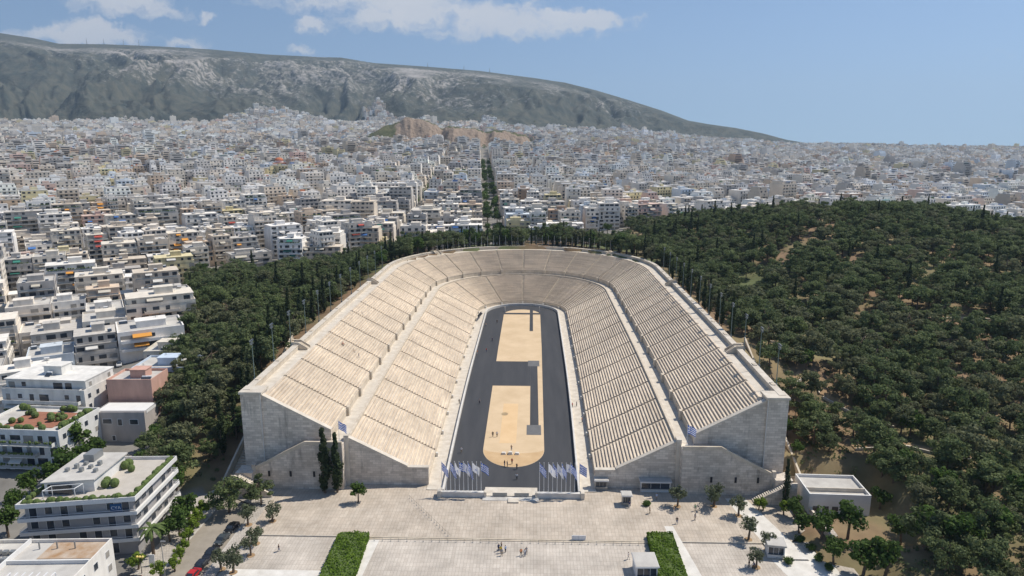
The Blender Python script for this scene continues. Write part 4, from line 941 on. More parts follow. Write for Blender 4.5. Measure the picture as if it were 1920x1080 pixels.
# church with red domes in the middle distance
cx, cy = gp(530, 318, 60); dC = 1000; d = ray(530, 318); hzz = math.hypot(d[0], d[1]); cx, cy = CAM[0]+d[0]/hzz*dC, CAM[1]+d[1]/hzz*dC; cz = Hf(cx, cy)
ch = empty('domed_church', (cx, cy, cz), R(12), 'cream church with red tiled domes rising above the flats, left of centre', 'church')
zt = CAM[2]+dC*(268-300)/FP - cz                                       # springing height of the domes seen above the roofs
MB().box(-12, 12, -9, 9, -3, zt-4).build('nave', M_cream, ch); MB().prism([(-12.5, zt-4), (12.5, zt-4), (9, zt-1.2), (-9, zt-1.2)][::-1], -9.5, 9.5, 0, axis='y').build('tiled_roof', M_tile, ch)
def dome(x, y, r, z, nm):
    mb = MB(); mb.tube((x, y, z-6), (x, y, z), r, r, n=12); mb.build('drum', M_cream, ch); mb = MB(); k = 6
    for i in range(k): a, b = math.pi/2*i/k, math.pi/2*(i+1)/k; mb.tube((x, y, z+r*.75*math.sin(a)), (x, y, z+r*.75*math.sin(b)), r*1.06*math.cos(a), max(.02, r*1.06*math.cos(b)), n=14, cap=False)
    mb.build(nm, M_tile, ch)
dome(-4, 0, 5.6, zt+1.5, 'dome'); dome(8, -2, 2.8, zt+1.0, 'small_dome'); dome(13, 3, 2.6, zt+.6, 'small_dome')
# ---------------------------------------------------------------- trees
def leafmat(name, c1, c2, c3):
    m = bpy.data.materials.new(name); m.use_nodes = True; t = m.node_tree; n = t.nodes; l = t.links; b = n['Principled BSDF']; b.inputs['Roughness'].default_value = .7; b.inputs['Specular IOR Level'].default_value = .2
    at = n.new('ShaderNodeAttribute'); at.attribute_name = 'Col'; sp = n.new('ShaderNodeSeparateColor'); l.new(at.outputs['Color'], sp.inputs[0]); oi = n.new('ShaderNodeObjectInfo')
    def mx(f, a, b_):
        k = n.new('ShaderNodeMix'); k.data_type = 'RGBA'; l.new(f, k.inputs['Factor'])
        for s_, v in (('A', a), ('B', b_)):
            if isinstance(v, tuple): k.inputs[s_].default_value = (*v, 1)
            else: l.new(v, k.inputs[s_])
        return k.outputs['Result']
    cA = mx(sp.outputs[0], c1, c2); cB = mx(oi.outputs['Random'], cA, c3); k = n.new('ShaderNodeMix'); k.data_type = 'RGBA'; k.inputs['Factor'].default_value = .45; l.new(cA, k.inputs['A']); l.new(cB, k.inputs['B'])
    l.new(k.outputs['Result'], b.inputs['Base Color'])
    tr = n.new('ShaderNodeBsdfTranslucent'); l.new(k.outputs['Result'], tr.inputs[0]); ms = n.new('ShaderNodeMixShader'); ms.inputs[0].default_value = .4
    l.new(b.outputs[0], ms.inputs[1]); l.new(tr.outputs[0], ms.inputs[2]); l.new(ms.outputs[0], n['Material Output'].inputs[0]); return m
M_pine = leafmat('pine_needles', (.070, .106, .042), (.185, .230, .088), (.140, .158, .085))
M_pine2 = leafmat('pale_pine_needles', (.095, .115, .060), (.215, .230, .115), (.17, .17, .10))
M_cyp = leafmat('cypress_foliage', (.030, .050, .022), (.068, .095, .038), (.050, .064, .032))
M_oliv = leafmat('olive_leaves', (.085, .105, .055), (.17, .20, .12), (.13, .14, .09))
M_broad = leafmat('broad_leaves', (.035, .070, .014), (.11, .18, .035), (.07, .12, .03))
M_lime = leafmat('lime_leaves', (.10, .17, .015), (.22, .30, .04), (.16, .24, .03))
M_hedge = leafmat('hedge_leaves', (.075, .145, .016), (.20, .30, .035), (.13, .21, .025))
M_bark = mat('bark', (.10, .07, .05), .95, scale=2, col2=(.20, .15, .11), bump=.4)
def leaves(name, clumps, per, size, m, rs, flat=.75):
    """many small leaf faces on the shells of the clumps"""
    C = np.array([c[:3] for c in clumps]); Rd = np.array([c[3] for c in clumps]); k = len(C)
    dr = rs.normal(size=(k, per, 3)); dr /= np.linalg.norm(dr, axis=2, keepdims=True); rad = Rd[:, None, None]*rs.uniform(.55, 1.05, (k, per, 1))
    P = C[:, None, :] + dr*rad*np.array((1, 1, flat)); nrm = dr + rs.normal(size=dr.shape)*.55; nrm[..., 2] += .25; nrm /= np.linalg.norm(nrm, axis=2, keepdims=True)
    t = np.cross(nrm, rs.normal(size=dr.shape)); t /= np.linalg.norm(t, axis=2, keepdims=True); b = np.cross(nrm, t)
    s = size*rs.uniform(.6, 1.3, (k, per, 1)); a = s*t; c = s*b*.75
    V = np.stack([P-a-c*.5, P+a*.6-c, P+a+c*.6, P-a*.5+c], 2).reshape(-1, 3); Fq = np.arange(len(V)).reshape(-1, 4)
    tint = np.repeat(np.clip(rs.uniform(0, 1, (k, 1))*.8+rs.uniform(0, .35, (k, per)), 0, 1).ravel(), 4)
    return np_mesh(name, V, Fq, [m], col=np.stack([tint]*3, 1))
def trunk_mesh(name, h, r, rs, limbs, lean=.5):
    mb = MB(); p = Vector((0, 0, -.6)); q = None; top = Vector((rs.uniform(-lean, lean), rs.uniform(-lean, lean), h))
    mid = top*.5 + Vector((rs.uniform(-.3, .3), rs.uniform(-.3, .3), 0)); mb.tube(p, mid, r, r*.75, 7, cap=False); mb.tube(mid, top, r*.75, r*.35, 7, cap=False)
    for (x, y, z) in limbs: mb.tube(mid.lerp(top, rs.uniform(.2, .9)), (x, y, z), r*.38, r*.12, 5, cap=False)
    return mb.mesh(name, [M_bark])
def pine_proto(i, m=None):
    rs = np.random.RandomState(100+i); h = rs.uniform(7.5, 10.5); rad = rs.uniform(3.0, 4.2); cl = []
    for _ in range(rs.randint(26, 34)):
        a = rs.uniform(0, 6.28); q = math.sqrt(rs.uniform(0, 1)); z = h*(.34+.62*rs.uniform(0, 1)*(1-.5*q*q)); cl.append((rad*q*math.cos(a)*rs.uniform(.75, 1.25), rad*q*math.sin(a)*rs.uniform(.75, 1.2), z, rs.uniform(.7, 1.6)))
    return leaves('pine_crown', cl, 92, .23, m or M_pine, rs, .55), trunk_mesh('pine_trunk', h*.8, .24, rs, [c[:3] for c in cl[:6]])
def cyp_proto(i):
    rs = np.random.RandomState(200+i); h = rs.uniform(9, 12.5); cl = []
    for k in range(24):
        t = (k+.5)/24; r = (.95+.35*rs.uniform())*math.sin(math.pi*min(1, .12+t*.88))**.7*(1-.5*t); a = rs.uniform(0, 6.28); cl.append((r*.4*math.cos(a), r*.4*math.sin(a), .8+t*(h-1), max(.28, r*.85)))
    return leaves('cypress_crown', cl, 70, .20, M_cyp, rs, 1.3), trunk_mesh('cypress_trunk', h*.7, .2, rs, [], .05)
def round_proto(i, m, h, rad, dens, ls, nm, seed):
    rs = np.random.RandomState(seed+i); cl = []
    for _ in range(dens):
        d = rs.normal(size=3); d /= np.linalg.norm(d); q = rs.uniform(.3, 1); cl.append((rad*q*d[0], rad*q*d[1], h*.66+rad*.8*q*d[2], rs.uniform(.3, .48)*rad))
    return leaves(nm+'_crown', cl, 52, ls, m, rs, .9), trunk_mesh(nm+'_trunk', h*.7, .16+.02*h, rs, [c[:3] for c in cl[:6]], .3)
PINE = [pine_proto(i) for i in range(6)] + [pine_proto(i, M_pine2) for i in range(6, 9)]; CYP = [cyp_proto(i) for i in range(3)]
OLV = [round_proto(i, M_oliv, 5.0, 1.9, 17, .17, 'olive', 300) for i in range(3)]; BRD = [round_proto(i, M_broad, 7.0, 2.6, 20, .28, 'leafy', 400) for i in range(3)]
LIM = [round_proto(i, M_lime, 3.6, 1.45, 14, .17, 'lime', 500) for i in range(2)]
def tree(name, proto, x, y, z, s, rz, label, cat='tree', group=None, sz=None, lean=0.0):
    o = empty(name, (x, y, z), rz, label, cat, group); o.scale = (s, s, sz or s); o.rotation_euler = (lean, 0, rz)
    for nm, me in (('crown', proto[0]), ('trunk', proto[1])):
        c = bpy.data.objects.new(nm, me); c.parent = o; COL.objects.link(c)
    return o
rt = random.Random(9)
# the pine woods: positions by dart throwing, nearest to the eye as single trees, the rest as one wood
cand = []; cell = {}
def darts(n, x0, x1, y0, y1, mind):
    xs = np.array([rt.uniform(x0, x1) for _ in range(n)]); ys = np.array([rt.uniform(y0, y1) for _ in range(n)]); okk = wood(xs, ys)
    dpath = soilpath(xs, ys); gap = vnoise(xs/34, ys/34, 55) > .60; op = offs(xs, ys)
    for x, y, a, dp, g2, o in zip(xs, ys, okk, dpath, gap, op):
        if not a or dp < 5.5 or (g2 and y > 0 and rt.random() < .5): continue
        if 66 < x < 90 and -26 < y < 7: continue                    # the service building and its yard
        if x < -60 and (y < 5 or (y < 60 and x > -(halfw(y)+57.5))): continue
        md = mind*rt.uniform(.8, 1.35); ci, cj = int(x//7), int(y//7)
        if all((x-u)**2+(y-v)**2 > md*md for i in range(ci-1, ci+2) for j in range(cj-1, cj+2) for u, v in cell.get((i, j), ())):
            cell.setdefault((ci, cj), []).append((x, y)); cand.append((x, y))
darts(9000, -230, -60, -5, 265, 4.7); darts(24000, 60, 520, -95, 430, 5.0)
def seen(x, y, z):
    p = proj(x, y, z); return p and -40 < p[0] < 1960 and p[1] < 1130
cand = [(math.hypot(x-CAM[0], y-CAM[1]), x, y) for x, y in cand]; cand.sort(); CZ = H(np.array([c[1] for c in cand]), np.array([c[2] for c in cand])); far = []; npn = 0; ptrees = []
for q, (D, x, y) in enumerate(cand):
    z = float(CZ[q])
    if not seen(x, y, z+5) and not seen(x, y, z): 
        if D > 110 and proj(x, y, z) and -300 < proj(x, y, z)[0] < 2220: far.append((x, y, z))
        continue
    if npn >= 300: far.append((x, y, z)); continue
    s = rt.uniform(.65, 1.4); npn += 1; pp = proj(x, y, z+5*s); side = 'left' if x < 0 else 'right'
    o = tree('pine_tree', PINE[rt.randrange(9)], x, y, z-.2, s, rt.uniform(0, 6.28), 'pine', 'tree', 'pine trees on the two hills', s*rt.uniform(.85, 1.15)); ptrees.append((o, pp, side, s))
for o, pp, side, s in ptrees: o['label'] = '%s pine|on the %s hill' % ('small' if s < .88 else 'large' if s > 1.1 else 'mid-sized', side)
print('pines', npn, 'far', len(far))
# low scrub under and between the trees
rs = np.random.RandomState(77); ux = np.concatenate([rs.uniform(-230, -60, 2500), rs.uniform(62, 420, 7000), rs.uniform(70, 150, 1500)]); uy = np.concatenate([rs.uniform(0, 265, 2500), rs.uniform(-95, 420, 7000), rs.uniform(-60, 40, 1500)])
kk = (wood(ux, uy) | ((ux > 74) & (uy < 60))) & (soilpath(ux, uy) > 4) & ~((ux > 66) & (ux < 90) & (uy > -26) & (uy < 7)) & (vnoise(ux/18, uy/18, 91) > -.35); ux, uy = ux[kk], uy[kk]; uz = H(ux, uy)
sc_o = bpy.data.objects.new('scrub', leaves('scrub', [(x, y, z+.35, rs.uniform(.5, 1.3)) for x, y, z in zip(ux, uy, uz)], 16, .26, M_pine, rs, .7)); link(sc_o); tag(sc_o, 'low scrub and dry bushes under the pines', 'scrub', kind='stuff')
# cypresses: in rows on the left slope, round the far end, and the pair by the front wall
def cyp(x, y, s=1.0, lab=None, z=None): return tree('cypress_tree', CYP[rt.randrange(3)], x, y, Hf(x, y) if z is None else z, s*.9, rt.uniform(0, 6), lab or ('%s dark cypress|%s' % ('tall' if s > .9 else 'slender', 'behind the curved end' if y > YC+20 else 'on the left slope' if x < 0 else 'on the right slope')), 'tree', 'cypress trees', s)
tp = gp(613, 925); cyp(-46.6, .9, 1.8, 'slim tall cypress, left of the pair by the front wall', 0.0); cyp(-43.6, 1.1, 1.65, 'slim tall cypress, right of the pair by the front wall', 0.0)
cyp(66.0, -3.2, 1.05, 'single dark cypress beside the right-hand landing steps', 0)
for k in range(34): cyp(-(halfw(16+k*4.8)+59.5+rt.uniform(-1.5, 7)), 16+k*4.8+rt.uniform(-2, 2), rt.uniform(1.0, 1.5))
for k in range(34):
    t = R(20+140*k/33+rt.uniform(-2, 2)); r_ = RC+57+rt.uniform(0, 7); cyp(r_*math.cos(t), YC+r_*math.sin(t), rt.uniform(.95, 1.45))
for k in range(12): cyp(halfw(100)+53.6+rt.uniform(0, 1.5), 72+k*9.5+rt.uniform(-3, 3), rt.uniform(1.0, 1.35))
# olives and small trees round the plaza
ol = [(466, 985, 1.05), (511, 978, .95), (480, 1018, .9), (470, 1040, .95), (437, 1072, 1.2), (415, 1066, 1.0), (1270, 950, 1.05), (1338, 950, 1.25), (1385, 968, 1.1), (1403, 1012, 1.1), (1418, 1062, .9), (1440, 1030, .9)]
for i, (px, py, s) in enumerate(ol):
    x, y = gp(px, py, -.1); tree('olive_tree', OLV[i % 3], x, y, -.1 if y > -18 else -.3, s, i*1.7, 'grey-green olive tree|%s the plaza' % ('left of' if x < 0 else 'right of'), 'tree', 'olive trees round the plaza')
    MB().tube((x, y, -.3), (x, y, .012 if y > -18 else -.27), .9, .9, 10).build('planting_hole', M_soil)['kind'] = 'structure'
x, y = gp(672, 942); tree('weeping_tree', BRD[0], x, y, 0, .72, 1, 'small drooping green tree standing alone before the left front wall', 'tree')
x, y = gp(430, 960); tree('stone_pine', PINE[0], x, y, -.1, 1.12, 2, 'broad dark stone pine beside the street end', 'tree')
x, y = gp(490, 947); tree('leaning_pine', PINE[3], x, y, -.1, .92, .5, 'leaning pine with a bent bare trunk by the left stairs', 'tree', lean=-.12)
for i, (px, py, s) in enumerate([(345, 1035, .8), (338, 1052, .9), (352, 1015, .9), (328, 1070, .9), (372, 985, 1.1), (362, 1000, 1.0), (380, 970, 1.15), (300, 1085, 1.1), (258, 1068, 1.1), (1430, 957, .9), (1422, 955, .8), (1470, 965, 1.0), (1530, 875, .8)]):
    x, y = gp(px, py, 0); tree('lime_green_tree', LIM[i % 2], x, y, Hf(x, y) if x > 66 else -.1, s, i*2.1, 'small bright lime-green tree|%s' % ('by the street' if x < 0 else 'right of the stadium front'), 'tree', 'small bright green trees')
bl = [(335, 990, 1.0), (352, 965, 1.1), (318, 1000, .9), (140, 868, 1.5), (150, 810, 1.6), (128, 905, 1.3), (165, 890, 1.1), (150, 840, 1.3), (125, 780, 1.3), (160, 770, 1.2), (185, 870, 1.0), (280, 890, 1.0), (295, 850, 1.0), (310, 905, 1.2), (330, 915, 1.0), (100, 920, 1.0), (60, 930, 1.0), (30, 960, .9), (15, 1000, 1), (120, 735, .8), (268, 855, .6), (300, 870, .8), (1500, 985, .8), (1540, 1000, 1.0), (1590, 1000, 1.2), (1620, 1060, 1.2), (1565, 1040, .9), (1660, 900, .9), (1690, 930, 1.1), (1650, 945, .8), (1500, 850, .8), (1490, 880, .6), (1700, 860, 1.0), (1730, 1040, 1.2), (1660, 1070, 1.2), (1790, 1060, 1.3), (1860, 1050, 1.2), (1900, 990, 1.2), (1840, 960, 1.1), (1760, 970, 1.1), (1490, 955, .8), (1690, 1010, 1.0), (1510, 700, .9), (1480, 760, .8), (1460, 690, .7)]
for i, (px, py, s) in enumerate(bl):
    x, y = gp(px, py, 2); 
    if py < 800 and px > 1000: x, y = gp(px, py, 16)
    tree('leafy_tree', BRD[i % 3], x, y, max(-.3, Hf(x, y)), s, i*1.3, 'mid-green leafy tree|%s the stadium' % ('left of' if x < 0 else 'right of'), 'tree', 'leafy trees')
# street trees down the avenue and between the blocks
for k in range(72):
    for sgn in (-1, 1):
        u = sgn*4.2+rt.uniform(-1, 1); v = -70+k*14+rt.uniform(-3, 3); x, y = rot2(u, v, R(4.4)); x += AV[0]; y += AV[1]
        if y < 268 or rt.random() < .55 or v > 700: continue
        tree('avenue_tree', BRD[(k+sgn) % 3], x, y, Hf(x, y), rt.uniform(1.0, 1.6), rt.uniform(0, 6), 'green tree|along the %s side of the avenue' % ('left' if sgn < 0 else 'right'), 'tree', 'trees lining the long avenue')
for k in range(70):
    a = R(rt.uniform(-36, 36)); D = rt.uniform(430, 900); x, y = CAM[0]+D*math.sin(a), CAM[1]+D*math.cos(a)
    if wood(np.array([x]), np.array([y]))[0] or offs(x, y) < 58 or any(abs(x-t[1]) < 8 and abs(y-t[2]) < 8 for t in LOTS[:900]): continue
    tree('street_tree', BRD[k % 3], x, y, Hf(x, y), rt.uniform(.9, 1.5), k, 'street tree|between the flats', 'tree', 'street trees in the city')
for k in range(220):                                                  # leafy belt behind the curved end
    t = R(rt.uniform(8, 172)); r_ = RC+56+52*rt.random()**1.2; x, y = r_*math.cos(t), YC+r_*math.sin(t)
    if wood(np.array([x]), np.array([y]))[0]: continue
    tree('belt_tree', (BRD+PINE)[rt.randrange(12)], x, y, Hf(x, y), rt.uniform(1.0, 1.65), k, '%s tree|in the belt behind the curved end' % rt.choice(('leafy', 'green')), 'tree', 'trees behind the curved end')
# scattered far trees between the distant blocks, and a park
rs = np.random.RandomState(8); far_cl = []
for k in range(2600):
    a = R(rs.uniform(-42, 42)); D = 700*math.exp(rs.uniform(0, 1.5)); far_cl.append((CAM[0]+D*math.sin(a), CAM[1]+D*math.cos(a)))
pk_ = [gp(1250, 273, 62) for _ in range(1)][0]; d = ray(1250, 268); hz_ = math.hypot(d[0], d[1])
for k in range(420):
    D = 1650+rs.uniform(-60, 60); px = 1250+rs.uniform(-62, 62); d = ray(px, 268); q = math.hypot(d[0], d[1]); far_cl.append((CAM[0]+d[0]/q*D, CAM[1]+d[1]/q*D))
fx_ = np.array([c[0] for c in far_cl]); fy_ = np.array([c[1] for c in far_cl]); kk = (H(fx_, fy_) > 4) & ~wood(fx_, fy_) & (offs(fx_, fy_) > 130); fx_, fy_ = fx_[kk], fy_[kk]; fz_ = np.maximum(H(fx_, fy_), np.where(np.hypot(fx_-CAM[0], fy_-CAM[1]) > 2600, mount_z(fx_, fy_), -1e3))
ft = bpy.data.objects.new('distant_trees', leaves('distant_trees', [(x, y, z+6.5, rs.uniform(2.6, 4.6)) for x, y, z in zip(fx_, fy_, fz_)], 34, .95, M_broad, rs, 1.2)); link(ft); tag(ft, 'small dark trees scattered between the distant blocks', 'trees', kind='stuff')
# geometry nodes: the remaining wood
pm = bpy.data.meshes.new('pine_wood'); pm.from_pydata([f for f in far], [], []); wo_ = bpy.data.objects.new('pine_wood', pm); link(wo_); tag(wo_, 'dense dark green pine wood covering the hills on both sides', 'wood', kind='stuff')
ng = bpy.data.node_groups.new('wood', 'GeometryNodeTree'); ng.interface.new_socket('Geometry', in_out='INPUT', socket_type='NodeSocketGeometry'); ng.interface.new_socket('Geometry', in_out='OUTPUT', socket_type='NodeSocketGeometry')
gn = ng.nodes; gl = ng.links; gi = gn.new('NodeGroupInput'); go = gn.new('NodeGroupOutput'); jn = gn.new('GeometryNodeJoinGeometry'); gl.new(jn.outputs[0], go.inputs[0])
m2p = gn.new('GeometryNodeMeshToPoints'); gl.new(gi.outputs[0], m2p.inputs[0])
protos_used = {}
for o in COL.objects:
    if o.name.startswith(('crown', 'trunk')) and o.data.name not in protos_used and o.data.name.startswith(('pine', 'cypress')): protos_used[o.data.name] = o
idxn = gn.new('FunctionNodeRandomValue'); idxn.data_type = 'INT'; idxn.inputs['Min'].default_value = 0; idxn.inputs['Max'].default_value = 15; idxn.inputs['Seed'].default_value = 3
rotn = gn.new('FunctionNodeRandomValue'); rotn.data_type = 'FLOAT_VECTOR'; rotn.inputs[0].default_value = (0, 0, 0); rotn.inputs[1].default_value = (0, 0, 6.28)
scn = gn.new('FunctionNodeRandomValue'); scn.data_type = 'FLOAT'; scn.inputs[2].default_value = .6; scn.inputs[3].default_value = 1.4; scn.inputs['Seed'].default_value = 8
for pref, which in (('pine_crown', 0), ('pine_trunk', 1)):
    gti = gn.new('GeometryNodeJoinGeometry')
    for me_pair in PINE + PINE[:6] + CYP[:1]:
        o = protos_used.get(me_pair[which].name)
        if o is None: continue
        oi = gn.new('GeometryNodeObjectInfo'); oi.inputs['Object'].default_value = o; oi.inputs['As Instance'].default_value = True; oi.transform_space = 'ORIGINAL'; gl.new(oi.outputs['Geometry'], gti.inputs[0])
    iop = gn.new('GeometryNodeInstanceOnPoints'); gl.new(m2p.outputs[0], iop.inputs['Points']); gl.new(gti.outputs[0], iop.inputs['Instance']); iop.inputs['Pick Instance'].default_value = True
    gl.new(idxn.outputs[2], iop.inputs['Instance Index']); gl.new(rotn.outputs[0], iop.inputs['Rotation']); gl.new(scn.outputs[1], iop.inputs['Scale']); gl.new(iop.outputs[0], jn.inputs[0])
md = wo_.modifiers.new('wood', 'NODES'); md.node_group = ng
# palm
px_, py_ = gp(288, 1040); pr = empty('palm_tree', (px_, py_, -.2), 0, 'palm tree with arching fronds before the office block', 'tree'); MB().tube((0, 0, 0), (.2, 0, 6.4), .34, .26, 9).build('trunk', M_bark, pr)
for k in range(18):
    a = k*2.4; mb = MB(); el_ = .9-.07*k; pts = [Vector((.2, 0, 6.4))]
    for i in range(6): pts.append(pts[-1]+Vector((math.cos(a)*math.cos(el_), math.sin(a)*math.cos(el_), math.sin(el_)))*.55); el_ -= .30
    for i in range(6):
        p, q = pts[i], pts[i+1]; sd = Vector((-math.sin(a), math.cos(a), 0))*(.42*math.sin(math.pi*(i+.6)/6.8)); sd2 = Vector((-math.sin(a), math.cos(a), 0))*(.42*math.sin(math.pi*(i+1.6)/7.8)); dn = Vector((0, 0, -.22))
        mb.quad(p, q, q+sd2+dn, p+sd+dn); mb.quad(q, p, p-sd+dn, q-sd2+dn)
    mb.build('frond', M_plant, pr)
# hedges: two long clipped hedges on the plaza
def hedge(name, poly, h, label, seed):
    rs = np.random.RandomState(seed); root = empty(name, (0, 0, 0), 0, label, 'hedge'); core = MB(); cx = sum(p[0] for p in poly)/4; cy = sum(p[1] for p in poly)/4
    core.prism([(cx+(x-cx)*.93, cy+(y-cy)*.985) for x, y in poly], -.3, h-.25); core.build('hedge_core', M_plant, root)
    a, b, c, d = [np.array(p, float) for p in poly]; n = 5200; u = rs.uniform(0, 1, (n, 1)); v = rs.uniform(0, 1, (n, 1)); P2 = (a*(1-u)+b*u)*(1-v)+(d*(1-u)+c*u)*v
    z = np.where(rs.uniform(0, 1, (n, 1)) < .62, h-.2+rs.uniform(-.1, .22, (n, 1))+.15*np.sin(P2[:, :1]*1.3+P2[:, 1:]*.9), rs.uniform(-.2, h, (n, 1)))
    side = z[:, 0] < h-.35; uu = rs.randint(0, 2, n).astype(float)[:, None]; vv_ = rs.uniform(0, 1, (n, 1)); Ps = np.where(rs.uniform(0, 1, (n, 1)) < .85, (a*(1-uu)+b*uu)*(1-vv_)+(d*(1-uu)+c*uu)*vv_, (a*(1-vv_)+b*vv_)*(1-uu)+(d*(1-vv_)+c*vv_)*uu)
    P2 = np.where(side[:, None], Ps, P2); P = np.concatenate([P2, z], 1); nr = rs.normal(size=(n, 3)); nr[:, 2] += .8; nr /= np.linalg.norm(nr, axis=1, keepdims=True)
    t = np.cross(nr, rs.normal(size=(n, 3))); t /= np.linalg.norm(t, axis=1, keepdims=True); bb = np.cross(nr, t); s = rs.uniform(.12, .3, (n, 1))
    V = np.stack([P-t*s, P-bb*s*.7, P+t*s, P+bb*s*.7], 1).reshape(-1, 3); tint = np.repeat(np.clip(.5+.5*vnoise(P[:, 0]/1.3, P[:, 1]/1.3, seed)+rs.uniform(-.25, .25, n), 0, 1), 4)
    lo = bpy.data.objects.new('hedge_leaves', np_mesh('hedge_leaves', V, np.arange(4*n).reshape(-1, 4), [M_hedge], col=np.stack([tint]*3, 1))); link(lo, root); lo['kind'] = 'stuff'
def q4(pts, z): return [gp(px, py, z) for px, py in pts]
hedge('clipped_hedge', q4([(636, 1000), (692, 1000), (640, 1150), (568, 1150)], .9), 1.5, 'clipped green hedge on the left of the plaza', 3)
hedge('clipped_hedge', q4([(1213, 1000), (1260, 1000), (1312, 1150), (1252, 1150)], .9), 1.5, 'clipped green hedge on the right of the plaza', 4)
for i, (px, py) in enumerate([(935, 660), (1500, 1010), (1520, 1025), (1535, 1045), (1555, 1062), (1480, 1050), (1212, 943)]):
    if i == 0: continue
    x, y = gp(px, py, .5); z0 = max(-.3, Hf(x, y)); rs = np.random.RandomState(60+i); o = bpy.data.objects.new('round_shrub', leaves('round_shrub', [(rs.uniform(-.5, .5), rs.uniform(-.5, .5), .6+rs.uniform(0, .5), .8) for _ in range(7)], 90, .14, M_broad, rs)); o.location = (x, y, z0); link(o); tag(o, 'clipped round green shrub|right of the plaza', 'shrub', 'round shrubs')
# ---------------------------------------------------------------- street furniture, flags, lamps, booths
def flag_mesh(kind, seed):
    rs = random.Random(seed); mb = MB(); nx, nz = 15, 9; W, Hh = 2.5, 1.65; ph = rs.uniform(0, 6); droop = rs.uniform(.55, 1.4)
    def P(i, j):
        u = i/nx; v = j/nz; x = W*u*(.78-.25*droop); z = -Hh*v - droop*1.35*u**1.1; y = .22*math.sin(u*7+ph+v*1.2)*u
        return (x, y, z)
    vs = [[P(i, j) for i in range(nx+1)] for j in range(nz+1)]
    for j in range(nz):
        for i in range(nx):
            m = 1
            if kind == 'greek':
                m = 0 if j % 2 == 0 else 1
                if i < 5 and j < 5: m = 1 if (i == 2 or j == 2) else 0
            else: m = 0 if (5 < i < 9 and 3 < j < 6 and (i+j) % 2) else 1
            mb.quad(vs[j][i], vs[j+1][i], vs[j+1][i+1], vs[j][i+1], m)
    return mb.mesh('flag_cloth', [M_blue, M_wcloth])
def flagpole(x, y, z, h, kind, seed, lab, group='flagpoles at the entrance', scale=1.0, rz=0.0):
    o = empty('flagpole', (x, y, z), 0, lab, 'flagpole', group)
    mb = MB(); mb.tube((0, 0, -.2), (0, 0, h), .075, .045, 8); mb.blob((0, 0, h+.06), .09); mb.box(-.2, .2, -.2, .2, -.2, .25); mb.build('pole', M_wpole, o)
    if kind:
        f = bpy.data.objects.new('flag', flag_mesh(kind, seed)); f.location = (.06, 0, h-.15); f.rotation_euler = (0, 0, rz); f.scale = (scale,)*3; link(f, o)
KL = ['greek', None, 'greek', 'white', 'greek', 'white', 'greek', 'white', None, 'greek']; KR = ['greek', None, 'white', 'greek', 'white', 'greek', 'white', 'greek', None, 'greek']
for i, k in enumerate(KL):
    x = -17.15+1.085*i; flagpole(x, .65, 0, 9.0, k, i, '%s|at the left of the entrance' % ({'greek': 'flagpole with blue and white striped flag', 'white': 'flagpole with drooping white flag', None: 'bare white flagpole'}[k]), scale=1.3, rz=.7*math.sin(i*1.7))
for i, k in enumerate(KR):
    x = 7.1+1.09*i; flagpole(x, .65, 0, 9.0, k, 20+i, '%s|at the right of the entrance' % ({'greek': 'flagpole with blue and white striped flag', 'white': 'flagpole with drooping white flag', None: 'bare white flagpole'}[k]), scale=1.5 if i == 9 else 1.3, rz=.7*math.sin(i*2.3))
flagpole(-43.6, 5.0, LO_T, 5.6, 'greek', 41, 'pole with striped flag at the left end of the gangway', None, 1.3); flagpole(43.8, 5.0, LO_T, 5.6, 'greek', 42, 'pole with striped flag at the right end of the gangway', None, 1.3)
for k in range(31):                                               # bare poles behind the curved end
    t = R(90+45*(1-2*k/30)); r_ = RC+52.6; flagpole(r_*math.cos(t), YC+r_*math.sin(t), 21.5, 9.6, None, 0, 'bare thin flagpole|behind the curved end', 'flagpoles behind the curved end')
def floodlight(x, y, z, h, rz, lab):
    o = empty('floodlight_mast', (x, y, z), rz, lab, 'floodlight', 'floodlight masts round the rim')
    mb = MB(); mb.tube((0, 0, -2), (0, 0, h), .15, .08, 8); mb.build('mast', M_gpole, o); MB().box(-.05, .05, -.8, .8, h-.3, h-.2).box(-.05, .05, -.6, .6, h-1.1, h-1.0).build('crossbar', M_metal, o)
    for yy, zz in ((-.65, h), (0, h), (.65, h), (-.45, h-.8), (.45, h-.8)):
        mb = MB(); mb.box(-.22, .16, -.24, .24, -.02, .42, 0); mb.box(.16, .20, -.2, .2, .02, .38, 1); mb.v = [(a*.94-c*.34+.0, b+yy, a*.34+c*.94+zz-.2) for a, b, c in mb.v]; mb.build('lamp_head', [M_metal, M_glass], o)
    MB().box(-.25, .25, -.25, .25, 0, 1.0).build('base_box', M_metal, o)
for k in range(12):
    for sg in (1, -1):
        y = 16+14.85*k; x = sg*(float(halfw(y))+51.7); floodlight(x, y, UP_T+.6 if k else UP_T+.2, 11.5, 0 if sg < 0 else math.pi, 'tall floodlight mast|on the %s rim' % ('left' if sg < 0 else 'right'))
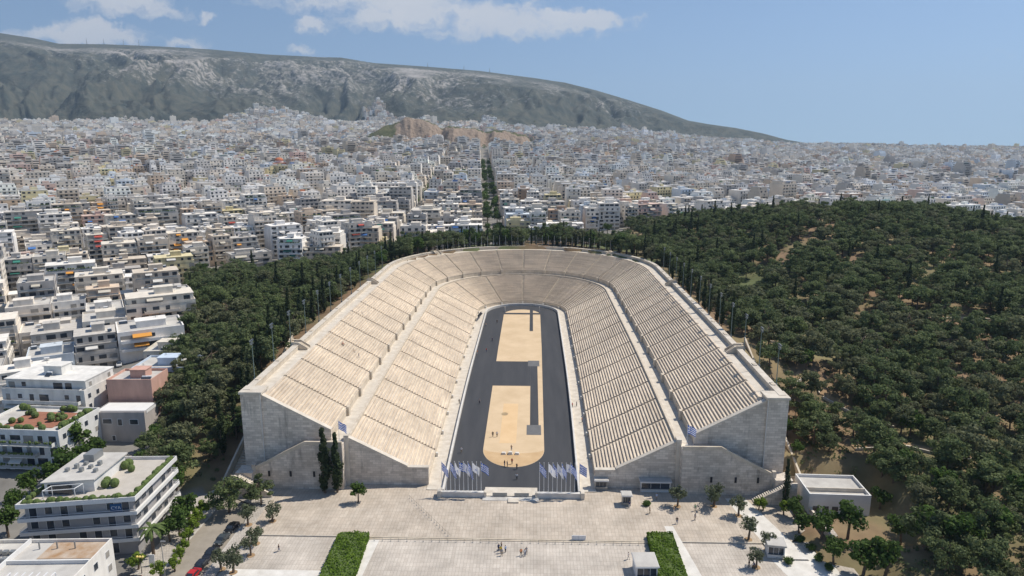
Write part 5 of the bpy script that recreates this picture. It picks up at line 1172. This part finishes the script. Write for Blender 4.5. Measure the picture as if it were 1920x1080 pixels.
# booths and kiosks
def booth(x, y, z, rz, w_, d_, h, lab, roofm, wallm, over=.3, glass=True):
    o = empty('booth', (x, y, z), rz, lab, 'kiosk'); MB().box(-w_/2, w_/2, -d_/2, d_/2, 0, h).build('wall', wallm, o); MB().box(-w_/2-over, w_/2+over, -d_/2-over, d_/2+over, h, h+.22).build('roof', roofm, o)
    MB().box(-w_/2-over*.7, w_/2+over*.7, -d_/2-over*.7, d_/2+over*.7, h+.22, h+.3).build('roof_membrane', M_roof if roofm is not M_roof else M_cream, o)
    if glass:
        for k in range(3): MB().box(-w_/2+.15+k*(w_-.3)/3, -w_/2+.05+(k+1)*(w_-.3)/3, -d_/2-.03, -d_/2+.02, 1.0, h-.3).build('window', M_glass, o)
    MB().box(w_/2-.02, w_/2+.04, -.45, .45, .05, 2.0).build('door', M_metal, o); MB().box(-w_/2, w_/2, -d_/2-.35, -d_/2, .95, 1.02).build('counter', M_metal, o); return o
x, y = gp(1228, 920); booth(x, y+1.0, 0, 0, 7.4, 3.6, 2.7, 'wide white-roofed kiosk against the right front wall', M_cream, M_cream)
x, y = gp(1127, 917); booth(x, y+.5, 0, 0, 3.0, 2.2, 2.5, 'small pale ticket booth at the corridor end on the right', M_cream, M_metal)
x, y = gp(1174, 945); booth(x, y, 0, 0, 2.0, 2.0, 2.6, 'narrow glazed ticket booth in front of the wide kiosk', M_cream, M_metal)
x, y = gp(1212, 1085); booth(x, y+2.2, -.3, R(2), 4.2, 4.6, 2.9, 'white cabin beside the right hedge at the bottom edge', M_wpole, M_cream)
x, y = gp(1455, 1042); booth(x, y+1.0, -.25, R(-8), 3.4, 3.2, 2.8, 'small cabin with ribbed roof among the olives at lower right', M_metal, M_cream)
x, y = gp(1085, 1012); o = empty('info_board', (x, y, -.3), 0, 'white display board standing on the plaza steps', 'sign')
MB().box(-1.55, -.02, -.05, .05, .25, 1.35).build('panel', M_wpole, o); MB().box(.02, 1.55, -.05, .05, .25, 1.35).build('panel', M_wpole, o)
for e in (-1.4, 0, 1.4): MB().box(e-.04, e+.04, .06, .14, 0, 1.3).build('post', M_metal, o)
# service building on the right
sv = empty('service_building', (77.3, -2.0, .8), R(-2), 'low flat-roofed white service building beside the right-hand steps', 'building')
MB().box(-7, 7, -5, 5, -2.5, 4.2).build('wall', M_cream, sv); MB().box(-6.7, 6.7, -2.0, 4.7, 4.21, 4.3).build('roof', M_roof, sv)
for (a, b, c, d_) in ((-7, 7, -5, -4.7), (-7, 7, 4.7, 5), (-7, -6.7, -4.7, 4.7), (6.7, 7, -4.7, 4.7)): MB().box(a, b, c, d_, 4.2, 5.0).build('parapet', M_cream, sv)
MB().box(-6.7, 6.7, -2.3, -2.0, 4.2, 5.2).build('roof_beam', M_pale, sv); MB().box(-6.6, 6.6, -4.6, -2.4, 4.21, 4.27).build('gravel_strip', M_kerb, sv)
MB().box(2.2, 3.6, -5.06, -4.98, -.1, 2.2).build('door', M_dark, sv)
for k in range(3): MB().box(-6+k*2.2, -4.6+k*2.2, -5.06, -4.98, .8, 1.9).build('window', M_glass, sv)
MB().box(-5.2, -3.6, -5.9, -5.1, -1.2, .2).build('air_unit', M_metal, sv)
rw = MB().box(70.4, 70.9, -22, 4, -.3, 2.2).build('retaining_wall', M_wall); tag(rw, 'grey retaining wall between the plaza and the service yard', 'wall')
rp_ = MB(); rp_.quad((71, -20, .1), (73.6, -20, .1), (72.6, -8, 1.6), (71, -8, 1.6)); tag(rp_.build('service_ramp', M_pave), kind='structure')
# bollards and chain barrier across the plaza
for k in range(36):
    x = -31.5+k*1.82
    if -.9 < x < 2.2: continue
    o = empty('barrier_post', (x, -19.4, -.3), 0, 'thin grey barrier post|along the plaza steps', 'post', 'barrier posts'); MB().tube((0, 0, 0), (0, 0, .95), .035, .03, 6).tube((0, 0, 0), (0, 0, .04), .16, .16, 8).build('post', M_metal, o); MB().tube((0, 0, .9), (1.82, 0, .9), .015, .015, 4).build('rope', M_dark, o)
for k in range(16):
    t = k/15; x, y = -25.0+t*11.5, -1.5-t*16.0; o = empty('barrier_post', (x, y, 0), 0, 'thin grey barrier post|in the slanting line left of the entrance', 'post', 'barrier posts'); MB().tube((0, 0, 0), (0, 0, .95), .035, .03, 6).tube((0, 0, 0), (0, 0, .04), .16, .16, 8).build('post', M_metal, o)
    MB().tube((0, 0, .9), (.767, -1.067, .9), .015, .015, 4).build('rope', M_dark, o)
# monuments on the infield
x, y = gp(957, 852); o = empty('marble_plinth', (x, y, .08), 0, 'white marble plinth group at the near end of the infield', 'monument')
for a, b in ((-1.9, .55), (0, .75), (1.9, .55)): MB().box(a-.62, a+.62, -.5, .5, 0, .25).box(a-.5, a+.5, -.4, .4, .25, b).build('block', M_white, o)
for x in (-9.0, 9.0):
    o = empty('herm_post', (x, 191, .05), 0, 'white post|at the far end of the infield', 'post', 'posts at the far end'); MB().box(-.2, .2, -.2, .2, 0, 2.3).box(-.28, .28, -.28, .28, 0, .3).blob((0, 0, 2.5), .24).build('post', M_white, o)
mb = MB()
for i in range(7): mb.box(-.4+.0*i, .4, i*.75, i*.75+.5, .1+i*.0, .55)
o = MB(); (xx, yy) = gp(885, 576, 3.0); o.box(-4, 4, -.25, .25, 0, .5).box(-4, 4, .25, .6, .5, 1.1); o = o.build('long_bench', M_dark); o.location = (-20.6, 174, 1.9); o.rotation_euler = (0, 0, R(82)); tag(o, 'long dark bench at the foot of the far left seating', 'bench')
# street lamps, sign board, lamp post on the left
x, y = gp(310, 1085); o = empty('lamp_post', (x, y, -.1), 0, 'tall plain grey lamp post on the street pavement', 'street lamp'); MB().tube((0, 0, 0), (0, 0, 8.5), .11, .06, 8).build('pole', M_metal, o); MB().box(-.1, .9, -.12, .12, 8.4, 8.55).build('lamp_head', M_metal, o)
x, y = gp(266, 1075); o = empty('globe_lamp', (x, y, -.1), 0, 'street lamp with three yellow globes by the bottom hedge', 'street lamp'); MB().tube((0, 0, 0), (0, 0, 3.6), .08, .05, 8).build('pole', M_dark, o); M_globe = mat('yellow_globe', (.75, .58, .18), .3, var=.05)
for a in (-.55, 0, .55): MB().tube((0, 0, 3.3), (a, 0, 3.6), .03, .03, 5).build('arm', M_dark, o); MB().blob((a, 0, 3.85), .26, n=10, k=7).build('globe', M_globe, o)
x, y = gp(286, 1060); o = MB().box(-.6, .6, -.06, .06, .3, 2.6).box(-.5, -.4, -.04, .04, 0, .3).box(.4, .5, -.04, .04, 0, .3).build('poster_board', M_wpole); o.location = (x, y, -.1); tag(o, 'plain white upright board beside the palm', 'sign')
# antennas on the ridge
for px in (163, 195, 232, 261, 870, 918, 802):
    d = ray(px, np.interp(px, [a for a, b in SIL], [b for a, b in SIL])); Rr_ = float(np.interp(px, [-700, 0, 900, 1560], [6400, 6200, 5200, 4300]))*.995; hzz = math.hypot(d[0], d[1]); o = empty('antenna_mast', (CAM[0]+d[0]/hzz*Rr_, CAM[1]+d[1]/hzz*Rr_, CAM[2]+d[2]/hzz*Rr_-6), 0, 'distant antenna mast|on the mountain ridge', 'antenna', 'masts on the ridge')
    h = 48 if px < 400 else 36; mb = MB()
    for (a, b) in ((-2, -2), (2, -2), (0, 2.5)): mb.tube((a, b, 0), (0, 0, h), .9, .5, 5)
    mb.build('mast', M_metal, o)
# ---------------------------------------------------------------- cars
M_tyre = mat('tyre', (.02, .02, .02), .9, var=.1); M_light = mat('car_lamp', (.7, .7, .65), .2, var=.05); M_tail = mat('tail_lamp', (.45, .02, .02), .3, var=.05)
def car_parts():
    prof = [(-2.1, .32), (-2.12, .62), (-2.0, .86), (-1.15, .96), (-.55, 1.42), (.75, 1.46), (1.55, 1.02), (2.05, .92), (2.12, .6), (2.08, .32)]
    body = MB(); secs = [(-.84, .90), (-.80, 1), (-.3, 1.0), (.3, 1.0), (.80, 1), (.84, .90)]; n = len(prof)
    for (yy, sc_) in secs:
        for (x, z) in prof:
            tz = (z-.32)*(1 if abs(yy) < .5 else .985)+.32; ty = yy*(1-.16*max(0, (z-.95)/.5)); body.v.append((x*(1 if abs(yy) < .83 else .985), ty, tz))
    for i in range(len(secs)-1):
        for j in range(n-1): body.f.append((i*n+j, i*n+j+1, (i+1)*n+j+1, (i+1)*n+j)); body.m.append(0)
    body.f.append(tuple(range(n-1, -1, -1))); body.m.append(0); body.f.append(tuple((len(secs)-1)*n+j for j in range(n))); body.m.append(0)
    gl = []
    for pts in ([(-1.12, -.68, .985), (-1.12, .68, .985), (-.60, .62, 1.405), (-.60, -.62, 1.405)], [(1.50, .68, 1.055), (1.50, -.68, 1.055), (.80, -.62, 1.445), (.80, .62, 1.445)]):
        m = MB(); m.poly([(x+(-.03 if x < 0 else .03), y, z+.02) for x, y, z in pts]); gl.append(('windscreen', m))
    for sg in (-1, 1):
        for (x0, x1, x2, x3) in ((-1.0, .05, .05, -.5), (.1, 1.35, .75, .1)):
            m = MB(); m.poly([(x0, sg*.855, .98), (x1, sg*.855, .98), (x2, sg*.79, 1.38), (x3, sg*.79, 1.38)][::sg]); gl.append(('side_window', m))
    return body, gl
def car(x, y, z, rz, col, lab):
    o = empty('parked_car', (x, y, z), rz, lab, 'car', 'cars parked along the street'); b, gl = car_parts(); b.build('body', M_carp, o).color = (*col, 1)
    for nm, m in gl: m.build(nm, M_glass, o)
    for sx in (-1.32, 1.32):
        for sy in (-.8, .8): MB().tube((sx, sy-.1, .32), (sx, sy+.1, .32), .32, .32, 14).build('wheel', M_tyre, o); MB().tube((sx, sy+(.1 if sy > 0 else -.1), .32), (sx, sy+(.115 if sy > 0 else -.115), .32), .2, .2, 10).build('rim', M_metal, o.children[-1])
    for sy in (-.6, .6): MB().box(-2.15, -2.08, sy-.2, sy+.2, .6, .75).build('headlight', M_light, o); MB().box(2.08, 2.15, sy-.18, sy+.18, .66, .84).build('tail_lamp', M_tail, o)
    for sy in (-1, 1): MB().box(-.75, -.55, sy*.92-.08, sy*.92+.08, .95, 1.08).build('wing_mirror', M_tyre, o)
M_carp = mat('car_paint', (1, 1, 1), .25, var=.03, src='object', spec=.6)
for i, (px, py, c, lab) in enumerate([(427, 990, (.012, .014, .018), 'black parked car, farthest up the street'), (417, 1012, (.05, .06, .065), 'dark grey parked car, second down the street'), (400, 1038, (.015, .016, .02), 'black parked car half hidden by olive trees'), (378, 1060, (.02, .022, .03), 'dark blue-black parked car before the red one'), (366, 1080, (.45, .02, .02), 'red parked car at the bottom edge of the street')]):
    x, y = gp(px, py, .3); car(-63.0-.1*i, y, -.12, R(84), c, lab)
x, y = gp(225, 1085); car(-75.0, -36, -.1, R(20), (.02, .02, .025), 'dark car beside the white building at lower left')
for i in range(7):                                                # the side street on the left
    x, y = -141-i*5.2, 72+i*9.6; car(x, y, Hf(x, y), R(118), [(.6, .6, .6), (.03, .03, .04), (.5, .5, .52), (.1, .12, .2), (.02, .02, .02), (.65, .65, .63), (.4, .03, .03)][i], '%s parked car|in the side street on the left' % ['silver', 'black', 'grey', 'navy', 'black', 'white', 'red'][i])
# ---------------------------------------------------------------- people
M_skin = mat('skin', (.42, .25, .17), .6, var=.08); M_shirt = mat('shirt', (1, 1, 1), .85, var=.1, src='object'); M_hair = mat('hair', (.03, .02, .015), .7); M_shoe = mat('shoes', (.05, .05, .05), .8)
def trousers():
    m = mat('trousers', (.03, .035, .06), .9); n = m.node_tree.nodes; l = m.node_tree.links; oi = n.new('ShaderNodeObjectInfo'); cr = n.new('ShaderNodeValToRGB'); cr.color_ramp.interpolation = 'CONSTANT'
    cr.color_ramp.elements[0].color = (.02, .025, .05, 1); cr.color_ramp.elements[1].position = .35; cr.color_ramp.elements[1].color = (.012, .012, .014, 1)
    for p, c in ((.6, (.30, .24, .17, 1)), (.75, (.10, .14, .24, 1)), (.9, (.6, .58, .55, 1))): e = cr.color_ramp.elements.new(p); e.color = c
    l.new(oi.outputs['Random'], cr.inputs[0]); l.new(cr.outputs[0], n['Principled BSDF'].inputs['Base Color']); return m
M_trou = trousers()
def person_mesh(i):
    walk, bend, sit = [(.0, .1, 0), (.32, .3, 0), (-.30, .5, 0), (.05, 1.2, 0), (0, .5, 1)][i]
    V = []; E = []; Rd = []
    def add(p, r, par=None):
        V.append(p); Rd.append(r)
        if par is not None: E.append((par, len(V)-1))
        return len(V)-1
    hz_ = .50 if sit else .93; pel = add((0, 0, hz_), (.16, .12)); wa = add((0, 0, hz_+.17), (.145, .105), pel); ches = add((0, -.01, hz_+.36), (.175, .12), wa); nk0 = add((0, 0, hz_+.52), (.10, .08), ches); nk = add((0, -.01, hz_+.59), (.055, .055), nk0)
    hd = add((0, -.03, hz_+.69), (.085, .10), nk); hd2 = add((0, -.02, hz_+.80), (.075, .09), hd); add((0, -.125, hz_+.70), (.018, .018), hd)
    for sg in (-1, 1):
        sh = add((sg*.19, 0, hz_+.47), (.065, .065), nk0); w2 = walk*sg; elb = add((sg*.25, .02-.22*w2, hz_+.20), (.048, .048), sh)
        fa = (-.16*bend-.10*w2); wr = add((sg*.25-sg*.04*bend, elb and V[elb][1]-.06-.22*min(1, bend), hz_-.04+.20*min(1, bend)), (.034, .034), elb)
        pa = add((V[wr][0], V[wr][1]-.03, V[wr][2]-.07), (.032, .02), wr)
        for k in range(4): add((V[pa][0]+(k-1.5)*.018, V[pa][1]-.02, V[pa][2]-.075+.008*abs(k-1.5)), (.009, .009), pa)
        add((V[wr][0]-sg*.035, V[wr][1]-.05, V[wr][2]-.07), (.01, .01), wr)
        hip = add((sg*.09, 0, hz_-.06), (.105, .105), pel)
        if sit: kn = add((sg*.11, -.42, .48), (.065, .065), hip); an = add((sg*.11, -.42, .08), (.042, .042), kn)
        else: kn = add((sg*.10, -.26*sg*walk-.03, .49), (.066, .066), hip); an = add((sg*.10, -.62*sg*walk+.08*abs(walk), .08), (.042, .042), kn)
        add((V[an][0], V[an][1]-.16, .035), (.04, .03), an)
    me = bpy.data.meshes.new('person'); me.from_pydata(V, E, []); o = bpy.data.objects.new('person_tmp', me); COL.objects.link(o)
    md = o.modifiers.new('s', 'SKIN'); 
    for k, sv_ in enumerate(me.skin_vertices[0].data): sv_.radius = Rd[k]; sv_.use_root = (k == 0)
    md.use_smooth_shade = True; sd = o.modifiers.new('d', 'SUBSURF'); sd.levels = 1; sd.render_levels = 1
    bpy.context.view_layer.update(); m2 = bpy.data.meshes.new_from_object(o.evaluated_get(bpy.context.evaluated_depsgraph_get())); bpy.data.objects.remove(o)
    m2.materials.clear()
    for m in (M_shirt, M_trou, M_skin, M_hair, M_shoe): m2.materials.append(m)
    for p in m2.polygons:
        c = p.center; z = c.z-hz_; ax = abs(c.x)
        if z > .62: k = 3 if (z > .76 or c.y > .0) else 2
        elif z > .53: k = 2
        elif c.z < .09: k = 4
        elif ax > .2 and z < .22: k = 2
        elif z > .0 : k = 0
        elif sit and c.y > -.05 and z > -.02: k = 0
        else: k = 1
        p.material_index = k
    return m2
PM = [person_mesh(i) for i in range(5)]
SC = {'black': (.015, .015, .018), 'white': (.75, .75, .75), 'navy': (.03, .05, .14), 'yellow': (.75, .55, .03), 'orange': (.70, .22, .04), 'green': (.06, .35, .16), 'red': (.5, .03, .03), 'grey': (.28, .28, .3), 'pale blue': (.4, .52, .72), 'tan': (.45, .32, .2)}
def person(px, py, z, c, pose, rz, lab):
    x, y = gp(px, py, z); o = bpy.data.objects.new('person', PM[pose]); o.location = (x, y, z); o.rotation_euler = (0, 0, rz); k = 1.04 if pose != 4 else 1; o.scale = (k*1.08, k*1.08, k); o.color = (*SC[c], 1); link(o); tag(o, lab, 'person', 'visitors')
def lvl(y): return -.3
P_ = [(523, 1034, -.3, 'black', 1, 1.8, 'person in black walking alone on the left plaza'), (935, 1033, -.3, 'navy', 0, .6, 'person in navy at the left of the plaza group'), (940, 1030, -.3, 'black', 3, 2, 'person in black at the back of the plaza group'), (941, 1042, -.3, 'grey', 1, 0, 'person in grey walking in front of the plaza group'),
 (939, 1037, -.3, 'yellow', 0, 3, 'person in yellow in the middle of the plaza group'), (948, 1036, -.3, 'pale blue', 0, 4, 'person in pale blue at the right of the plaza group'), (977, 1042, -.3, 'orange', 1, .3, 'person in orange walking right of the plaza group'), (984, 1043, -.3, 'white', 0, 0, 'person in white beside the one in orange'), (987, 1039, -.3, 'grey', 3, .5, 'person in grey just behind the one in white'),
 (1178, 1049, -.3, 'white', 1, 1.2, 'person in white near the right hedge'), (1218, 963, 0, 'tan', 1, 2, 'person in tan walking past the right front wall'), (1269, 982, 0, 'black', 1, 0, 'person in black walking over the right plaza'), (1303, 975, 0, 'grey', 2, .5, 'person in grey nearest the right olive trees'), (1303, 958, 0, 'green', 0, 1, 'person in green under the right olive tree'), (1263, 962, 0, 'tan', 0, 2, 'person in tan beside the first right olive tree'),
 (1231, 937, 0, 'pale blue', 0, 0, 'person in pale blue before the wide kiosk'), (1180, 952, 0, 'navy', 3, 0, 'person in navy at the narrow ticket booth'), (1404, 1064, -.3, 'black', 1, 5, 'person in black, left of the pair at lower right'), (1413, 1067, -.3, 'navy', 2, 5, 'person in navy, right of the pair at lower right'),
 (924, 819, .06, 'black', 0, 0, 'person in black, left of the pair on the sand'), (932, 819, .06, 'white', 0, 0, 'person in white, right of the pair on the sand'), (959, 845, .6, 'tan', 3, 3, 'person posing on top of the marble plinth'), (960, 870, .08, 'red', 0, 3, 'person in red before the marble plinth'), (946, 874, .06, 'black', 0, 1, 'person in black at the rounded end of the sand'), (951, 875, .06, 'navy', 0, 2, 'person in navy at the rounded end of the sand'),
 (969, 880, .04, 'black', 3, 2.5, 'person in black photographing at the rounded end'), (969, 899, .04, 'white', 3, 3, 'person in white on the track near the entrance'), (865, 849, .04, 'white', 1, 0, 'person in white on the left lane'), (899, 757, .04, 'grey', 1, 0, 'jogger in grey on the left lane halfway along'), (912, 660, .04, 'red', 2, 0, 'jogger in red on the far left lane'), (923, 640, .04, 'navy', 1, 0, 'jogger in navy on the far left lane'), (932, 606, .04, 'black', 0, 0, 'person in black at the far end of the track'), (911, 612, .04, 'tan', 0, 1, 'person in tan at the far left edge of the track'),
 (861, 757, .15, 'black', 0, 1, 'person in black in the left corridor'), (1073, 764, .15, 'red', 0, 1, 'person in red in the right corridor'), (1081, 762, .15, 'grey', 0, 2, 'person in grey in the right corridor'), (1091, 792, .15, 'orange', 1, 2, 'person in orange in the right corridor'), (895, 664, .15, 'orange', 0, 2, 'person in orange beside the left parapet')]
for t in P_: person(*t)
def seatz(side, o_, up):                                           # a place on a seat row: offset -> (x offset, height)
    O_, Z_, n, d, r = (UP_O, UP_Z, UP_N, UP_D, UP_R) if up else (LO_O, LO_Z, LO_N, LO_D, LO_R); i = int((o_-O_)/d); return O_+i*d+.2, Z_+(i+1)*r
for (sg, y, o_, up, c, pose, lab) in [(-1, 61, 40, True, 'black', 4, 'person in black seated high on the left stand'), (-1, 62.2, 40, True, 'red', 4, 'person in red seated high on the left stand'), (-1, 58, 34, True, 'navy', 0, 'person in navy standing on the left upper tier'), (-1, 61, 36.4, True, 'tan', 4, 'person in tan seated on the left upper tier'), (-1, 99, 42.5, True, 'grey', 4, 'person in grey seated near the left rim'), (1, 80, 12, False, 'navy', 4, 'person in navy seated on the right lower tier')]:
    oo, zz = seatz(sg, o_, up); o = bpy.data.objects.new('person', PM[pose]); o.location = (sg*(float(halfw(y))+oo), y, zz-(.46 if pose == 4 else 0)); o.rotation_euler = (0, 0, R(90)*(1 if sg < 0 else -1)); o.color = (*SC[c], 1); link(o); tag(o, lab, 'person', 'visitors')
# ---------------------------------------------------------------- the air: pale haze round the whole place
hz = MB(); hz.box(-13500, 14500, -400, 14500, -95, 1250); ho = hz.build('haze', []); tag(ho, 'pale blue summer haze over the city and mountain', 'haze', kind='stuff'); ho.data.materials.clear()
hm = bpy.data.materials.new('haze'); hm.use_nodes = True; t = hm.node_tree; t.nodes.clear(); pv = t.nodes.new('ShaderNodeVolumePrincipled'); pv.inputs['Color'].default_value = (.62, .81, 1, 1); pv.inputs['Density'].default_value = 6.8e-5; pv.inputs['Anisotropy'].default_value = .2
mo_ = t.nodes.new('ShaderNodeOutputMaterial'); t.links.new(pv.outputs[0], mo_.inputs['Volume']); ho.data.materials.append(hm)
# ---------------------------------------------------------------- last: words that tell look-alikes apart
bpy.context.view_layer.update()
rk_ = []
for o in COL.objects:
    if o.parent is None and '|' in str(o.get('label', '')): hd_, tl_ = o['label'].split('|'); l_ = o.location; rk_.append((o, proj(l_.x, l_.y, l_.z+4) or (0, 0), hd_, tl_))
rank_labels(rk_, 'things', 40)
